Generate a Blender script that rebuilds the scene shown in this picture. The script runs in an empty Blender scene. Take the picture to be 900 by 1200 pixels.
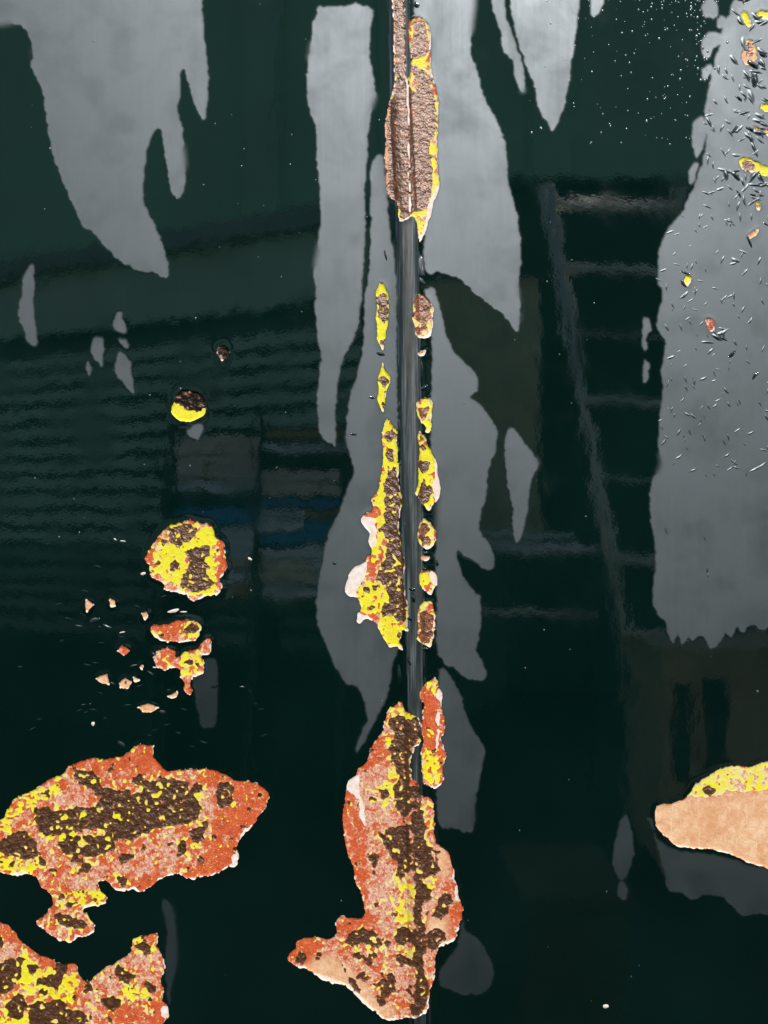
import bpy, math, random
import numpy as np
from mathutils import Vector

# ------------------------------------------------------------------ camera, world, sun, exposure
scene = bpy.context.scene
C = scene.collection
S = 0.6 / 900.0          # metres on the plate for one photo pixel
D = 0.75                 # lens to plate
GROUND = -1.25           # yard level under the lens axis

cam_d = bpy.data.cameras.new('camera')
cam = bpy.data.objects.new('camera', cam_d); C.objects.link(cam)
cam.location = (0, -D, 0); cam.rotation_euler = (math.radians(90), 0, 0)
cam_d.sensor_fit = 'VERTICAL'; cam_d.sensor_height = 24
cam_d.lens = 24 / 2 / (0.4 / D)
cam_d.clip_start = 0.01; cam_d.clip_end = 500
scene.camera = cam

SUN_EL, SUN_AZ = math.radians(41), math.radians(11)
sun_to = Vector((math.sin(SUN_AZ) * math.cos(SUN_EL), -math.cos(SUN_AZ) * math.cos(SUN_EL), math.sin(SUN_EL)))
w = bpy.data.worlds.new('World'); scene.world = w; w.use_nodes = True
wn = w.node_tree.nodes; wl = w.node_tree.links
sky = wn.new('ShaderNodeTexSky'); sky.sky_type = 'NISHITA'; sky.sun_disc = False
sky.sun_elevation = SUN_EL; sky.sun_rotation = math.atan2(sun_to.x, sun_to.y)
bg = wn['Background']; bg.inputs['Strength'].default_value = 0.085
wl.new(sky.outputs['Color'], bg.inputs['Color'])

sl = bpy.data.lights.new('sun', 'SUN'); sl.energy = 5.0; sl.angle = math.radians(0.5); sl.color = (1, 0.965, 0.93)
so = bpy.data.objects.new('sun', sl); C.objects.link(so)
so.rotation_euler = sun_to.to_track_quat('Z', 'Y').to_euler(); so.location = (1, -4, 6)

scene.view_settings.view_transform = 'Standard'; scene.view_settings.look = 'None'
scene.view_settings.exposure = 0.35; scene.view_settings.gamma = 1
scene.view_settings.use_curve_mapping = False

rng = np.random.default_rng(11); random.seed(5)

# ------------------------------------------------------------------ materials
def new_mat(name):
    m = bpy.data.materials.new(name); m.use_nodes = True
    nt = m.node_tree; return m, nt, nt.nodes['Principled BSDF']
def node(nt, t, **kw):
    n = nt.nodes.new(t)
    for k, v in kw.items(): setattr(n, k, v)
    return n
def coords(nt, scale=(1, 1, 1)):
    tc = node(nt, 'ShaderNodeTexCoord'); mp = node(nt, 'ShaderNodeMapping')
    mp.inputs['Scale'].default_value = scale
    nt.links.new(tc.outputs['Object'], mp.inputs['Vector']); return mp.outputs['Vector']
def noise(nt, vec, scale, detail=3, rough=0.55, dist=0.0):
    n = node(nt, 'ShaderNodeTexNoise'); n.inputs['Scale'].default_value = scale
    n.inputs['Detail'].default_value = detail; n.inputs['Roughness'].default_value = rough
    n.inputs['Distortion'].default_value = dist
    nt.links.new(vec, n.inputs['Vector']); return n.outputs['Fac']
def ramp(nt, fac, stops):
    r = node(nt, 'ShaderNodeValToRGB'); el = r.color_ramp.elements
    while len(el) < len(stops): el.new(0.5)
    for e, (p, c) in zip(el, stops):
        e.position = p; e.color = (*c, 1) if len(c) == 3 else c
    nt.links.new(fac, r.inputs['Fac']); return r.outputs['Color']
def bump(nt, height, dist, strength=1.0, prev=None):
    b = node(nt, 'ShaderNodeBump'); b.inputs['Distance'].default_value = dist
    b.inputs['Strength'].default_value = strength; nt.links.new(height, b.inputs['Height'])
    if prev: nt.links.new(prev, b.inputs['Normal'])
    return b.outputs['Normal']
def maprange(nt, v, a, b, c, d):
    n = node(nt, 'ShaderNodeMapRange')
    for i, x in enumerate((a, b, c, d)): n.inputs[i + 1].default_value = x
    nt.links.new(v, n.inputs[0]); return n.outputs[0]
def attr(nt, name):
    a = node(nt, 'ShaderNodeAttribute'); a.attribute_name = name; return a.outputs['Fac']
def mixc(nt, fac, a, b):
    n = node(nt, 'ShaderNodeMix', data_type='RGBA'); nt.links.new(fac, n.inputs[0])
    for s, i in ((a, 6), (b, 7)):
        if isinstance(s, tuple): n.inputs[i].default_value = (*s, 1)
        else: nt.links.new(s, n.inputs[i])
    return n.outputs[2]
def addv(nt, a, b, k=1.0):
    n = node(nt, 'ShaderNodeMath', operation='MULTIPLY_ADD'); nt.links.new(b, n.inputs[0])
    n.inputs[1].default_value = k; nt.links.new(a, n.inputs[2]); return n.outputs[0]

def m_coat():
    m, nt, p = new_mat('dark green paint, glossy or dulled'); v = coords(nt)
    n1 = noise(nt, v, 9, 2)
    nt.links.new(ramp(nt, n1, [(0.35, (0.0004, 0.0056, 0.0042)), (0.65, (0.0008, 0.0076, 0.0058))]), p.inputs['Base Color'])
    p.inputs['IOR'].default_value = 2.3
    b1 = bump(nt, noise(nt, coords(nt, (1, 1, 0.55)), 38, 2), 0.00012)
    b2 = bump(nt, noise(nt, v, 420, 2), 0.0000085, 1, b1)
    nt.links.new(maprange(nt, noise(nt, v, 24, 4), 0.45, 0.75, 0.02, 0.09), p.inputs['Roughness'])
    nt.links.new(b2, p.inputs['Normal'])
    q = dull_bsdf(nt, ((0.0025, 0.0068, 0.0070), (0.007, 0.0135, 0.0140)), (0.47, 0.60))
    mx = node(nt, 'ShaderNodeMixShader'); nt.links.new(attr(nt, 'wear'), mx.inputs[0])
    nt.links.new(p.outputs[0], mx.inputs[1]); nt.links.new(q.outputs[0], mx.inputs[2])
    nt.links.new(mx.outputs[0], nt.nodes['Material Output'].inputs['Surface']); return m
def dull_bsdf(nt, base, r, p=None):
    p = p or node(nt, 'ShaderNodeBsdfPrincipled')
    v = coords(nt); streak = noise(nt, coords(nt, (1, 1, 0.05)), 260, 4, 0.6); cloud = noise(nt, v, 17, 5, 0.65, 0.8)
    mixf = addv(nt, cloud, streak, 0.28)
    nt.links.new(ramp(nt, mixf, [(0.5, base[0]), (0.82, base[1])]), p.inputs['Base Color'])
    nt.links.new(maprange(nt, mixf, 0.45, 0.85, r[1], r[0]), p.inputs['Roughness'])
    p.inputs['IOR'].default_value = 2.02; p.inputs['Specular Tint'].default_value = (0.84, 0.93, 1.0, 1)
    b = bump(nt, streak, 0.000035); b = bump(nt, noise(nt, v, 1300, 3, 0.7), 0.00005, 1, b)
    nt.links.new(b, p.inputs['Normal']); return p
def m_dull(name, base, r):
    m, nt, p = new_mat(name); dull_bsdf(nt, base, r, p); return m
def m_seam():
    m, nt, p = new_mat('scuffed green paint on seam')
    v = coords(nt); vs = coords(nt, (1, 1, 0.03)); st = noise(nt, vs, 420, 4, 0.65)
    nt.links.new(ramp(nt, st, [(0.38, (0.002, 0.007, 0.007)), (0.52, (0.012, 0.020, 0.021)), (0.66, (0.075, 0.09, 0.096))]), p.inputs['Base Color'])
    nt.links.new(maprange(nt, st, 0.3, 0.7, 0.40, 0.56), p.inputs['Roughness'])
    p.inputs['IOR'].default_value = 1.62
    nt.links.new(bump(nt, st, 0.0004), p.inputs['Normal']); return m
def m_rust():
    m, nt, p = new_mat('rough brown rust'); v = coords(nt)
    n1 = noise(nt, v, 320, 5, 0.65); n2 = noise(nt, v, 60, 3)
    c1 = ramp(nt, n1, [(0.3, (0.014, 0.005, 0.0015)), (0.52, (0.046, 0.017, 0.005)), (0.75, (0.11, 0.043, 0.013))])
    c2 = mixc(nt, maprange(nt, n2, 0.4, 0.7, 0, 0.45), c1, (0.060, 0.028, 0.016))
    c3 = mixc(nt, attr(nt, 'pale'), c2, (0.42, 0.11, 0.035))
    c3 = mixc(nt, maprange(nt, noise(nt, v, 800, 3, 0.7), 0.62, 0.72, 0, 0.6), c3, (0.26, 0.13, 0.05))
    c3 = mixc(nt, maprange(nt, attr(nt, 'pale'), 0.0, -1.0, 0, 1), c3, (0.006, 0.004, 0.003))
    nt.links.new(c3, p.inputs['Base Color'])
    nt.links.new(maprange(nt, noise(nt, v, 700, 2), 0.35, 0.65, 0.28, 0.44), p.inputs['Roughness'])
    p.inputs['IOR'].default_value = 1.9; p.inputs['Specular Tint'].default_value = (1.0, 0.78, 0.68, 1)
    nt.links.new(maprange(nt, attr(nt, 'pale'), -0.2, -0.9, 0.5, 0.06), p.inputs['Specular IOR Level'])
    vo = node(nt, 'ShaderNodeTexVoronoi'); vo.inputs['Scale'].default_value = 520; nt.links.new(v, vo.inputs['Vector'])
    b = bump(nt, vo.outputs['Distance'], 0.00040, 0.8); b = bump(nt, noise(nt, v, 900, 4, 0.7), 0.00045, 0.9, b)
    nt.links.new(b, p.inputs['Normal']); return m
def m_primer():
    m, nt, p = new_mat('orange primer worn to pink'); v = coords(nt)
    n1 = noise(nt, v, 700, 4, 0.65); n2 = noise(nt, v, 130, 4, 0.6, 0.6)
    org = ramp(nt, n2, [(0.3, (0.29, 0.034, 0.008)), (0.5, (0.41, 0.056, 0.012)), (0.72, (0.44, 0.085, 0.026))])
    pale = ramp(nt, n1, [(0.34, (0.36, 0.10, 0.05)), (0.52, (0.47, 0.25, 0.18)), (0.70, (0.58, 0.45, 0.34))])
    f = maprange(nt, addv(nt, attr(nt, 'pale'), n1, 0.9), 0.75, 1.12, 0, 1)
    tanc = ramp(nt, addv(nt, n2, n1, 0.4), [(0.45, (0.42, 0.20, 0.09)), (0.7, (0.53, 0.32, 0.18)), (0.9, (0.58, 0.41, 0.26))])
    n3_ = noise(nt, v, 1150, 3, 0.7); n4_ = noise(nt, v, 480, 4, 0.7, 0.8)
    stain = maprange(nt, noise(nt, v, 34, 5, 0.65, 1.2), 0.45, 0.68, 0, 0.75)
    tanc = mixc(nt, stain, tanc, (0.44, 0.20, 0.085)); tanc = mixc(nt, maprange(nt, noise(nt, coords(nt, (1, 1, 0.12)), 500, 3), 0.58, 0.72, 0, 0.6), tanc, (0.58, 0.44, 0.30))
    c = mixc(nt, f, org, pale)
    c = mixc(nt, maprange(nt, n3_, 0.60, 0.68, 0, 0.8), c, (0.55, 0.42, 0.20))
    c = mixc(nt, maprange(nt, n4_, 0.60, 0.68, 0, 0.85), c, (0.50, 0.40, 0.05))
    c = mixc(nt, maprange(nt, n4_, 0.40, 0.33, 0, 0.8), c, (0.22, 0.045, 0.016))
    c = mixc(nt, attr(nt, 'tan'), c, tanc)
    nt.links.new(c, p.inputs['Base Color']); p.inputs['Roughness'].default_value = 0.62
    p.inputs['Specular IOR Level'].default_value = 0.35
    b = bump(nt, n1, 0.0005, 0.8); nt.links.new(b, p.inputs['Normal']); return m
def m_yellow():
    m, nt, p = new_mat('yellow primer'); v = coords(nt)
    n1 = noise(nt, v, 650, 4, 0.65); n2 = noise(nt, v, 110, 3)
    yel = ramp(nt, n2, [(0.3, (0.52, 0.45, 0.006)), (0.55, (0.57, 0.54, 0.005)), (0.75, (0.52, 0.46, 0.03))])
    f = maprange(nt, addv(nt, attr(nt, 'pale'), n1, 0.9), 0.72, 1.15, 0, 1)
    c = mixc(nt, f, yel, (0.54, 0.45, 0.24))
    n4_ = noise(nt, v, 520, 4, 0.7, 0.8)
    c = mixc(nt, maprange(nt, n4_, 0.58, 0.67, 0, 0.75), c, (0.50, 0.26, 0.10))
    c = mixc(nt, maprange(nt, n4_, 0.42, 0.34, 0, 0.6), c, (0.56, 0.50, 0.30))
    c = mixc(nt, maprange(nt, noise(nt, v, 70, 4, 0.6, 1.0), 0.54, 0.74, 0, 0.25), c, (0.42, 0.32, 0.03))
    nt.links.new(c, p.inputs['Base Color']); p.inputs['Roughness'].default_value = 0.6
    p.inputs['Specular IOR Level'].default_value = 0.3
    nt.links.new(bump(nt, n1, 0.0004, 0.7), p.inputs['Normal']); return m
def m_white():
    m, nt, p = new_mat('pale pink white undercoat'); v = coords(nt)
    n1 = noise(nt, v, 260, 4, 0.6)
    c = ramp(nt, n1, [(0.3, (0.52, 0.38, 0.30)), (0.5, (0.57, 0.50, 0.45)), (0.7, (0.60, 0.57, 0.56))])
    c = mixc(nt, attr(nt, 'tan'), c, (0.56, 0.46, 0.18))
    nt.links.new(c, p.inputs['Base Color']); p.inputs['Roughness'].default_value = 0.6
    nt.links.new(bump(nt, noise(nt, v, 800, 3), 0.0003, 0.6), p.inputs['Normal']); return m
def m_plain(name, col, rough=0.6, var=0.25, scale=6, metallic=0.0):
    m, nt, p = new_mat(name); v = coords(nt); n1 = noise(nt, v, scale, 4, 0.6)
    lo = tuple(c * (1 - var) for c in col); hi = tuple(min(1, c * (1 + var)) for c in col)
    nt.links.new(ramp(nt, n1, [(0.3, lo), (0.7, hi)]), p.inputs['Base Color'])
    p.inputs['Roughness'].default_value = rough; p.inputs['Metallic'].default_value = metallic
    nt.links.new(bump(nt, noise(nt, v, scale * 8, 3), 0.002, 0.3), p.inputs['Normal']); return m
def m_drop():
    m, nt, p = new_mat('glossy speck'); v = coords(nt)
    nt.links.new(ramp(nt, noise(nt, v, 40, 2), [(0.3, (0.03, 0.05, 0.05)), (0.7, (0.10, 0.13, 0.13))]), p.inputs['Base Color'])
    p.inputs['Roughness'].default_value = 0.18; p.inputs['IOR'].default_value = 1.8; return m
MAT = dict(gloss=m_coat(), seam=m_seam(), rust=m_rust(), primer=m_primer(), yellow=m_yellow(), white=m_white(), drop=m_drop(),
           blister=m_dull('raised grey green paint', ((0.003, 0.0075, 0.0078), (0.006, 0.012, 0.0125)), (0.36, 0.46)))

# ------------------------------------------------------------------ traced outlines (photo pixels -> plate)
def Z(x0, y0, s, pts): return [(x0 + x / s, y0 + y / s) for x, y in pts]
def ZR(x0, y0, s, polys): return [Z(x0, y0, s, q) for q in polys]
def circ(x, y, r, r2=None, n=10):
    r2 = r2 or r
    return [(x + r * math.cos(2 * math.pi * k / n), y + r2 * math.sin(2 * math.pi * k / n)) for k in range(n)]
PATCHES = []
def patch(label, out, rust=(), yellow=(), orange=(), pale=(), tan=(), white=(), yb=0.0, pb=0.0, dots=0, ragged=1.0, rim=1.0, rb=0.0, dk=0):
    PATCHES.append(dict(label=label, out=out, rust=rust, yellow=yellow, orange=orange, pale=pale, tan=tan, white=white,
                        yb=yb, pb=pb, dots=dots, ragged=ragged, rim=rim, rb=rb, dk=dk))
a = (0, 850, 2.5714)
patch('large fish-shaped peeled patch with a broad brown rust centre', Z(*a, [(-90,330),(-60,290),(0,285),(20,262),(40,225),(75,205),(110,188),(145,158),(185,150),(210,118),(262,100),(330,100),(375,88),(400,65),(430,57),(465,62),(462,95),(480,115),(505,137),(560,132),(620,130),(665,140),(712,165),(760,168),(795,185),(808,210),(803,245),(785,265),(765,295),(745,320),(715,355),(718,385),(714,420),(690,425),(660,445),(615,455),(580,463),(555,455),(520,450),(490,462),(455,480),(430,500),(395,495),(365,503),(335,490),(315,463),(295,480),(305,500),(325,520),(300,545),(262,550),(255,560),(285,595),(288,615),(265,635),(235,640),(210,655),(165,640),(140,620),(107,590),(130,572),(150,555),(160,530),(140,500),(120,480),(110,455),(75,448),(40,455),(0,440),(-70,420)]),
  rust=ZR(*a, [[(108,250),(145,248),(175,265),(240,250),(295,240),(300,210),(330,195),(380,200),(400,215),(440,195),(480,155),(520,170),(565,165),(570,185),(600,230),(605,265),(575,290),(540,300),(490,310),(440,325),(400,345),(350,350),(335,380),(290,395),(240,390),(190,380),(180,350),(210,335),(300,335),(330,320),(280,312),(220,318),(150,335),(120,320),(105,285)],
   [(210,125),(240,140),(280,145),(305,160),(300,185),(330,200),(300,215),(270,195),(240,175)], [(390,150),(430,155),(450,175),(440,195),(410,180),(390,165)], [(655,175),(690,175),(705,205),(690,250),(665,240),(650,200)], [(-50,355),(0,355),(50,320),(85,330),(115,370),(110,400),(60,405),(0,385)], [(575,320),(610,310),(605,355),(580,360)], [(540,350),(565,360),(555,395),(535,385)], [(160,563),(190,575),(230,585),(265,590),(260,610),(220,612),(185,600),(160,580)],
   circ(260,430,16), circ(160,440,10), circ(185,517,10), circ(365,472,15), circ(430,372,10), circ(608,408,10), circ(130,415,13), circ(620,298,12), circ(510,360,10), circ(645,335,10), circ(232,405,10), circ(380,397,26,10), circ(260,500,18,12), circ(780,212,7), circ(750,252,8), circ(738,298,8), circ(703,375,8), circ(668,275,7), circ(190,460,8), circ(215,542,12,8), circ(595,190,14), circ(390,98,12,8), circ(565,432,8), circ(318,460,9)]),
  yellow=ZR(*a, [[(20,240),(140,165),(190,165),(170,215),(110,230),(40,290),(0,330)], [(200,500),(310,500),(300,545),(210,540)], [(0,400),(100,420),(100,445),(0,440)], [(330,260),(390,270),(390,310),(340,300)], [(575,190),(600,190),(610,290),(580,300)], [(150,330),(330,330),(320,345),(170,350)]]),
  orange=ZR(*a, [[(600,140),(680,145),(810,190),(800,260),(710,350),(700,420),(580,455),(560,430),(640,350),(640,260),(700,250),(640,180)], [(210,112),(330,105),(460,60),(500,140),(400,142),(300,135)], [(0,290),(50,220),(80,215),(20,290)], [(380,480),(440,490),(500,455),(440,450)]]),
  pale=ZR(*a, [[(180,200),(240,190),(290,235),(240,250),(190,245)], [(400,380),(470,345),(545,320),(530,440),(450,470),(360,440)], [(600,200),(650,200),(650,270),(610,280)], [(230,440),(330,440),(310,480),(230,500)]]),
  white=ZR(*a, [[(700,395),(716,380),(716,422),(690,425)], [(740,318),(778,280),(785,272),(752,322)], [(30,445),(75,444),(60,456)]]), yb=0.02, pb=0.05, dots=50)
patch('bottom-left corner patch with a forked right arm and scattered rust spots', Z(*a, [(-110,560),(-60,575),(0,588),(35,610),(60,640),(80,665),(125,690),(165,710),(195,718),(215,712),(235,722),(240,740),(250,765),(275,768),(295,745),(330,722),(370,700),(395,685),(400,650),(430,632),(475,628),(470,660),(490,690),(495,740),(485,770),(495,800),(490,825),(508,850),(505,880),(480,905),(460,960),(380,1010),(200,1030),(0,1010),(-100,980),(-120,800)]),
  rust=ZR(*a, [[(5,720),(30,700),(65,710),(65,750),(40,790),(0,810),(-20,770)], [(110,770),(160,750),(190,755),(170,785),(125,790)], [(30,830),(70,815),(75,850),(60,890),(25,870)], [(90,850),(140,830),(190,830),(195,870),(190,920),(100,920)], [(345,725),(375,735),(410,760),(380,775),(345,755)], [(405,665),(435,655),(455,680),(430,690)], circ(185,732,22,18), [(300,820),(370,830),(345,860),(310,840)], [(440,770),(475,790),(460,810),(435,785)], circ(95,735,18,14), circ(215,825,12), circ(265,800,14,10), circ(130,805,14,9), [(200,860),(250,870),(250,905),(200,900)], [(-30,630),(0,640),(18,655),(0,670),(-30,660)], circ(260,783,12), circ(333,888,9), circ(272,880,10), circ(430,640,8)]),
  yellow=ZR(*a, [[(60,690),(180,740),(240,770),(200,830),(150,820),(60,800)], [(0,860),(90,880),(90,960),(0,960)], [(370,790),(440,795),(440,830),(380,830)], [(200,920),(330,900),(300,960),(200,960)]]),
  orange=ZR(*a, [[(345,850),(490,835),(508,860),(480,905),(460,960),(330,960),(330,900)], [(0,590),(80,670),(200,720),(240,740),(150,730),(60,680),(0,640)]]),
  pale=ZR(*a, [[(270,770),(330,725),(400,690),(340,780),(300,810)], [(400,690),(480,690),(480,750),(420,760)], [(0,660),(60,690),(40,700),(0,700)]]),
  white=ZR(*a, [[(490,848),(508,852),(500,880),(485,875)], [(462,628),(478,627),(472,640)]]), yb=0.06, pb=0.08, dots=40)
a = (300, 780, 2.857)
patch('tall boot-shaped peeled patch straddling the seam at the bottom', Z(*a, [(487,115),(495,145),(520,155),(540,170),(548,195),(545,235),(550,255),(535,270),(520,300),(518,340),(525,370),(548,395),(550,425),(575,435),(598,460),(600,500),(598,560),(612,598),(640,620),(655,650),(663,700),(680,770),(692,825),(685,860),(675,900),(655,925),(628,938),(605,955),(598,1000),(600,1040),(585,1080),(580,1120),(570,1150),(530,1175),(490,1180),(440,1188),(405,1170),(375,1140),(345,1110),(300,1070),(260,1065),(210,1045),(185,1020),(145,1015),(110,990),(105,965),(130,945),(135,920),(170,908),(215,910),(250,915),(268,900),(270,860),(290,838),(325,845),(350,845),(368,820),(355,775),(340,740),(325,680),(310,630),(295,580),(290,500),(292,470),(300,430),(310,380),(335,365),(345,340),(375,318),(385,275),(405,245),(425,215),(432,170),(450,140),(475,125)]),
  rust=ZR(*a, [[(445,180),(470,168),(500,172),(515,195),(500,225),(470,225),(447,205)], [(455,240),(500,235),(530,250),(515,300),(505,340),(470,335),(452,310)], [(475,350),(505,345),(515,380),(490,390)], [(460,395),(510,395),(515,440),(515,490),(495,510),(470,490),(465,440)], [(520,380),(545,400),(550,470),(565,520),(565,600),(560,680),(550,760),(555,860),(565,930),(560,1000),(575,1060),(570,1140),(530,1165),(510,1150),(530,1100),(530,1000),(525,900),(530,800),(528,700),(528,600),(525,500)], [(415,570),(445,545),(485,540),(500,515),(510,560),(515,620),(515,670),(485,715),(465,695),(480,660),(455,640),(435,605)], [(560,620),(590,605),(612,625),(605,660),(618,680),(590,710),(565,690),(555,650)], [(535,735),(560,725),(590,760),(575,785),(540,780)], [(600,810),(620,775),(645,760),(657,790),(635,830),(610,850),(597,835)], [(580,890),(605,875),(638,890),(625,925),(595,950),(575,935)], [(295,915),(330,890),(370,885),(400,900),(425,940),(400,950),(365,930),(320,945)], [(465,890),(500,870),(520,890),(510,930),(480,930)], [(335,1035),(365,1025),(382,1045),(350,1055)], [(390,1060),(430,1050),(450,1030),(468,1050),(455,1100),(430,1100),(405,1075)], [(390,1100),(420,1110),(445,1130),(440,1155),(405,1130)], [(305,1045),(340,1060),(360,1090),(340,1095)], [(470,970),(520,980),(520,1005),(480,1000)], [(520,180),(545,175),(548,235),(525,240)],
   circ(432,435,14), circ(388,448,12), circ(400,550,10), circ(305,858,9), circ(150,982,17,20), circ(205,975,12), circ(293,995,9), circ(345,970,20,12), circ(378,990,14), circ(400,650,14,20), circ(440,935,15), circ(315,990,8), circ(395,690,10), circ(510,1085,12), circ(375,640,7), circ(335,665,7)]),
  yellow=ZR(*a, [[(440,140),(490,145),(540,170),(515,180),(440,180)], [(425,205),(455,215),(450,330),(480,350),(470,400),(440,400),(440,330)], [(560,435),(590,455),(592,600),(568,610),(568,500)], [(460,700),(525,720),(525,870),(470,870),(450,760)], [(390,410),(470,410),(470,480),(400,490)], [(560,710),(598,710),(590,760),(560,740)], [(430,985),(460,985),(460,1015),(430,1015)], [(470,925),(500,930),(490,950),(465,945)]]),
  orange=ZR(*a, [[(385,270),(430,230),(440,300),(420,320),(400,360),(345,360),(380,320)], [(295,430),(335,430),(345,520),(360,600),(385,740),(370,800),(345,740),(310,620),(290,520)], [(630,640),(660,690),(692,830),(680,890),(650,925),(635,890),(655,790)], [(110,960),(150,920),(200,910),(260,925),(270,870),(300,845),(350,850),(300,920),(230,950),(180,1000),(130,990)], [(340,860),(370,820),(400,860),(380,890)], [(570,440),(600,460),(595,600),(580,590)]]),
  pale=ZR(*a, [[(345,370),(440,340),(450,400),(470,520),(420,560),(400,540),(360,540),(345,450)], [(390,640),(460,690),(450,860),(390,840),(370,760)], [(400,860),(470,870),(460,960),(430,960)], [(600,600),(650,650),(650,720),(600,800),(580,800),(610,720),(620,680)], [(515,400),(525,400),(528,860),(518,860)], [(460,1000),(525,1010),(525,1100),(470,1100)]]),
  tan=ZR(*a, [[(160,1015),(230,965),(300,1000),(350,1045),(400,1110),(460,1150),(440,1185),(400,1170),(300,1070),(220,1045)], [(575,850),(640,850),(640,930),(600,950),(570,940)], [(600,600),(640,620),(640,700),(610,720)]]),
  white=ZR(*a, [[(310,372),(340,366),(348,430),(340,445),(318,420),(305,420)], [(345,440),(362,470),(368,530),(355,530)], [(200,1030),(260,1050),(310,1065),(360,1110),(410,1160),(400,1168),(345,1112),(300,1072),(210,1047)], [(655,640),(682,780),(690,800),(672,790),(660,720)]]), yb=-0.02, pb=0.16, dots=45)
patch('narrow orange strip right of the seam, above the boot-shaped patch', Z(*a, [(555,70),(570,55),(595,40),(610,50),(612,75),(625,95),(622,130),(628,170),(630,210),(622,245),(635,290),(630,320),(622,340),(628,385),(605,412),(575,400),(557,375),(555,330),(553,280),(560,255),(552,230),(555,180),(558,130),(548,100)]),
  rust=ZR(*a, [circ(578,88,9), circ(595,285,9,7), circ(612,328,6,8)]), yellow=ZR(*a, [[(560,70),(605,45),(605,85),(570,95)], [(555,300),(580,270),(605,290),(615,390),(565,380)], [(565,180),(590,170),(585,190)], [(570,225),(590,215),(590,240)]]),
  orange=ZR(*a, [[(556,110),(600,95),(605,300),(560,260)], [(600,250),(632,290),(625,340),(610,300)]]), white=ZR(*a, [circ(616,100,10,20), [(603,130),(609,130),(612,280),(605,280)]]), yb=-0.05, pb=0.0, dots=3)
a = (600, 880, 3)
patch('pale tan tongue-shaped patch with a yellow upper edge at the right border', Z(*a, [(500,235),(508,195),(560,182),(605,165),(650,115),(690,85),(735,60),(790,48),(840,52),(870,42),(960,40),(1030,80),(1050,200),(1040,330),(960,430),(890,410),(840,395),(790,375),(740,355),(690,345),(620,340),(565,330),(550,308),(525,285),(505,260)]),
  rust=ZR(*a, [[(670,130),(700,125),(718,145),(690,160),(668,150)], circ(722,118,10)]), yellow=ZR(*a, [[(605,168),(690,88),(790,50),(1040,40),(1040,135),(850,148),(780,152),(700,168),(630,172)]]),
  tan=ZR(*a, [[(480,195),(620,168),(700,165),(780,150),(860,145),(1060,140),(1060,460),(480,440)]]), pale=ZR(*a, [[(740,90),(780,80),(775,110),(740,115)], [(800,110),(830,105),(820,130)]]),
  white=ZR(*a, [[(560,325),(620,335),(700,343),(740,352),(790,372),(890,406),(885,410),(780,378),(690,350),(620,345)]]), yb=0.10, pb=0.36, dots=0, ragged=0.7, rim=0.6)
a = (0, 600, 3)
patch('round yellow patch with brown rust islands and an orange right rim', Z(*a, [(508,160),(525,130),(545,100),(570,70),(595,45),(635,35),(670,28),(710,35),(745,45),(757,75),(760,95),(785,98),(790,130),(797,170),(795,200),(775,235),(780,265),(770,290),(735,295),(710,305),(680,312),(650,295),(630,285),(600,280),(568,275),(580,262),(555,240),(530,230),(525,200)]),
  rust=ZR(*a, [[(590,60),(640,50),(680,42),(690,65),(670,95),(640,110),(600,105),(600,80)], circ(572,110,16), [(650,145),(690,130),(735,125),(740,150),(715,170),(735,200),(720,220),(750,240),(740,265),(700,285),(660,280),(650,260),(660,225),(655,195),(670,170)], circ(606,196,14,9), circ(622,188,9), circ(612,180,7), circ(557,178,9), circ(617,165,7), circ(642,230,10,14), circ(657,132,8), circ(764,140,6,12), circ(645,250,10,5), circ(597,48,7,5)]),
  yellow=ZR(*a, [[(600,115),(690,70),(750,70),(750,130),(640,150),(640,260),(560,230),(540,150),(570,130)], [(720,160),(750,150),(760,250),(740,290),(720,290)]]),
  orange=ZR(*a, [[(745,60),(785,98),(797,170),(775,235),(778,270),(755,280),(752,220),(765,200),(755,120)], [(508,160),(540,110),(545,140),(525,170)]]), pale=ZR(*a, [[(530,200),(600,230),(650,280),(720,300),(680,312),(600,280),(560,250)], [(740,190),(760,190),(755,230),(740,225)]]), yb=0.16, pb=0.05, dots=6)
a = (0, 300, 3)
patch('small yellow button of primer with a dark rust cap', Z(*a, [(603,540),(612,510),(625,480),(655,468),(685,475),(715,490),(725,515),(725,545),(705,570),(670,583),(630,578),(605,560)]),
  rust=ZR(*a, [[(608,512),(625,478),(655,466),(690,474),(725,500),(722,530),(690,548),(660,538),(640,528),(620,520)]]), yellow=ZR(*a, [[(590,500),(740,500),(740,600),(590,600)]]), yb=0.5, pb=-0.3, ragged=0.5, rim=0.3, dk=1)
patch('tiny dark rust chip above the yellow button', Z(*a, [(770,315),(790,306),(806,335),(796,362),(780,372),(762,350)]), rust=ZR(*a, [[(758,335),(785,306),(806,335),(796,370),(770,376)]]), yb=-0.3, pb=0.5, ragged=0.8, rim=0.5, dk=1)
a = (0, 600, 3)
patch('orange bar-shaped patch below the round yellow patch', Z(*a, [(533,400),(560,392),(600,395),(615,380),(695,380),(708,405),(700,435),(680,455),(630,455),(595,458),(560,450),(535,435)]), rust=ZR(*a, [[(640,420),(665,400),(690,392),(695,418),(665,430)], circ(565,435,10,7)]),
  yellow=ZR(*a, [[(630,395),(705,385),(700,440),(640,440)], [(540,420),(580,420),(580,450),(545,440)]]), orange=ZR(*a, [[(533,395),(600,390),(620,380),(690,380),(640,395),(600,450)]]), yb=-0.12, pb=0.05)
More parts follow.
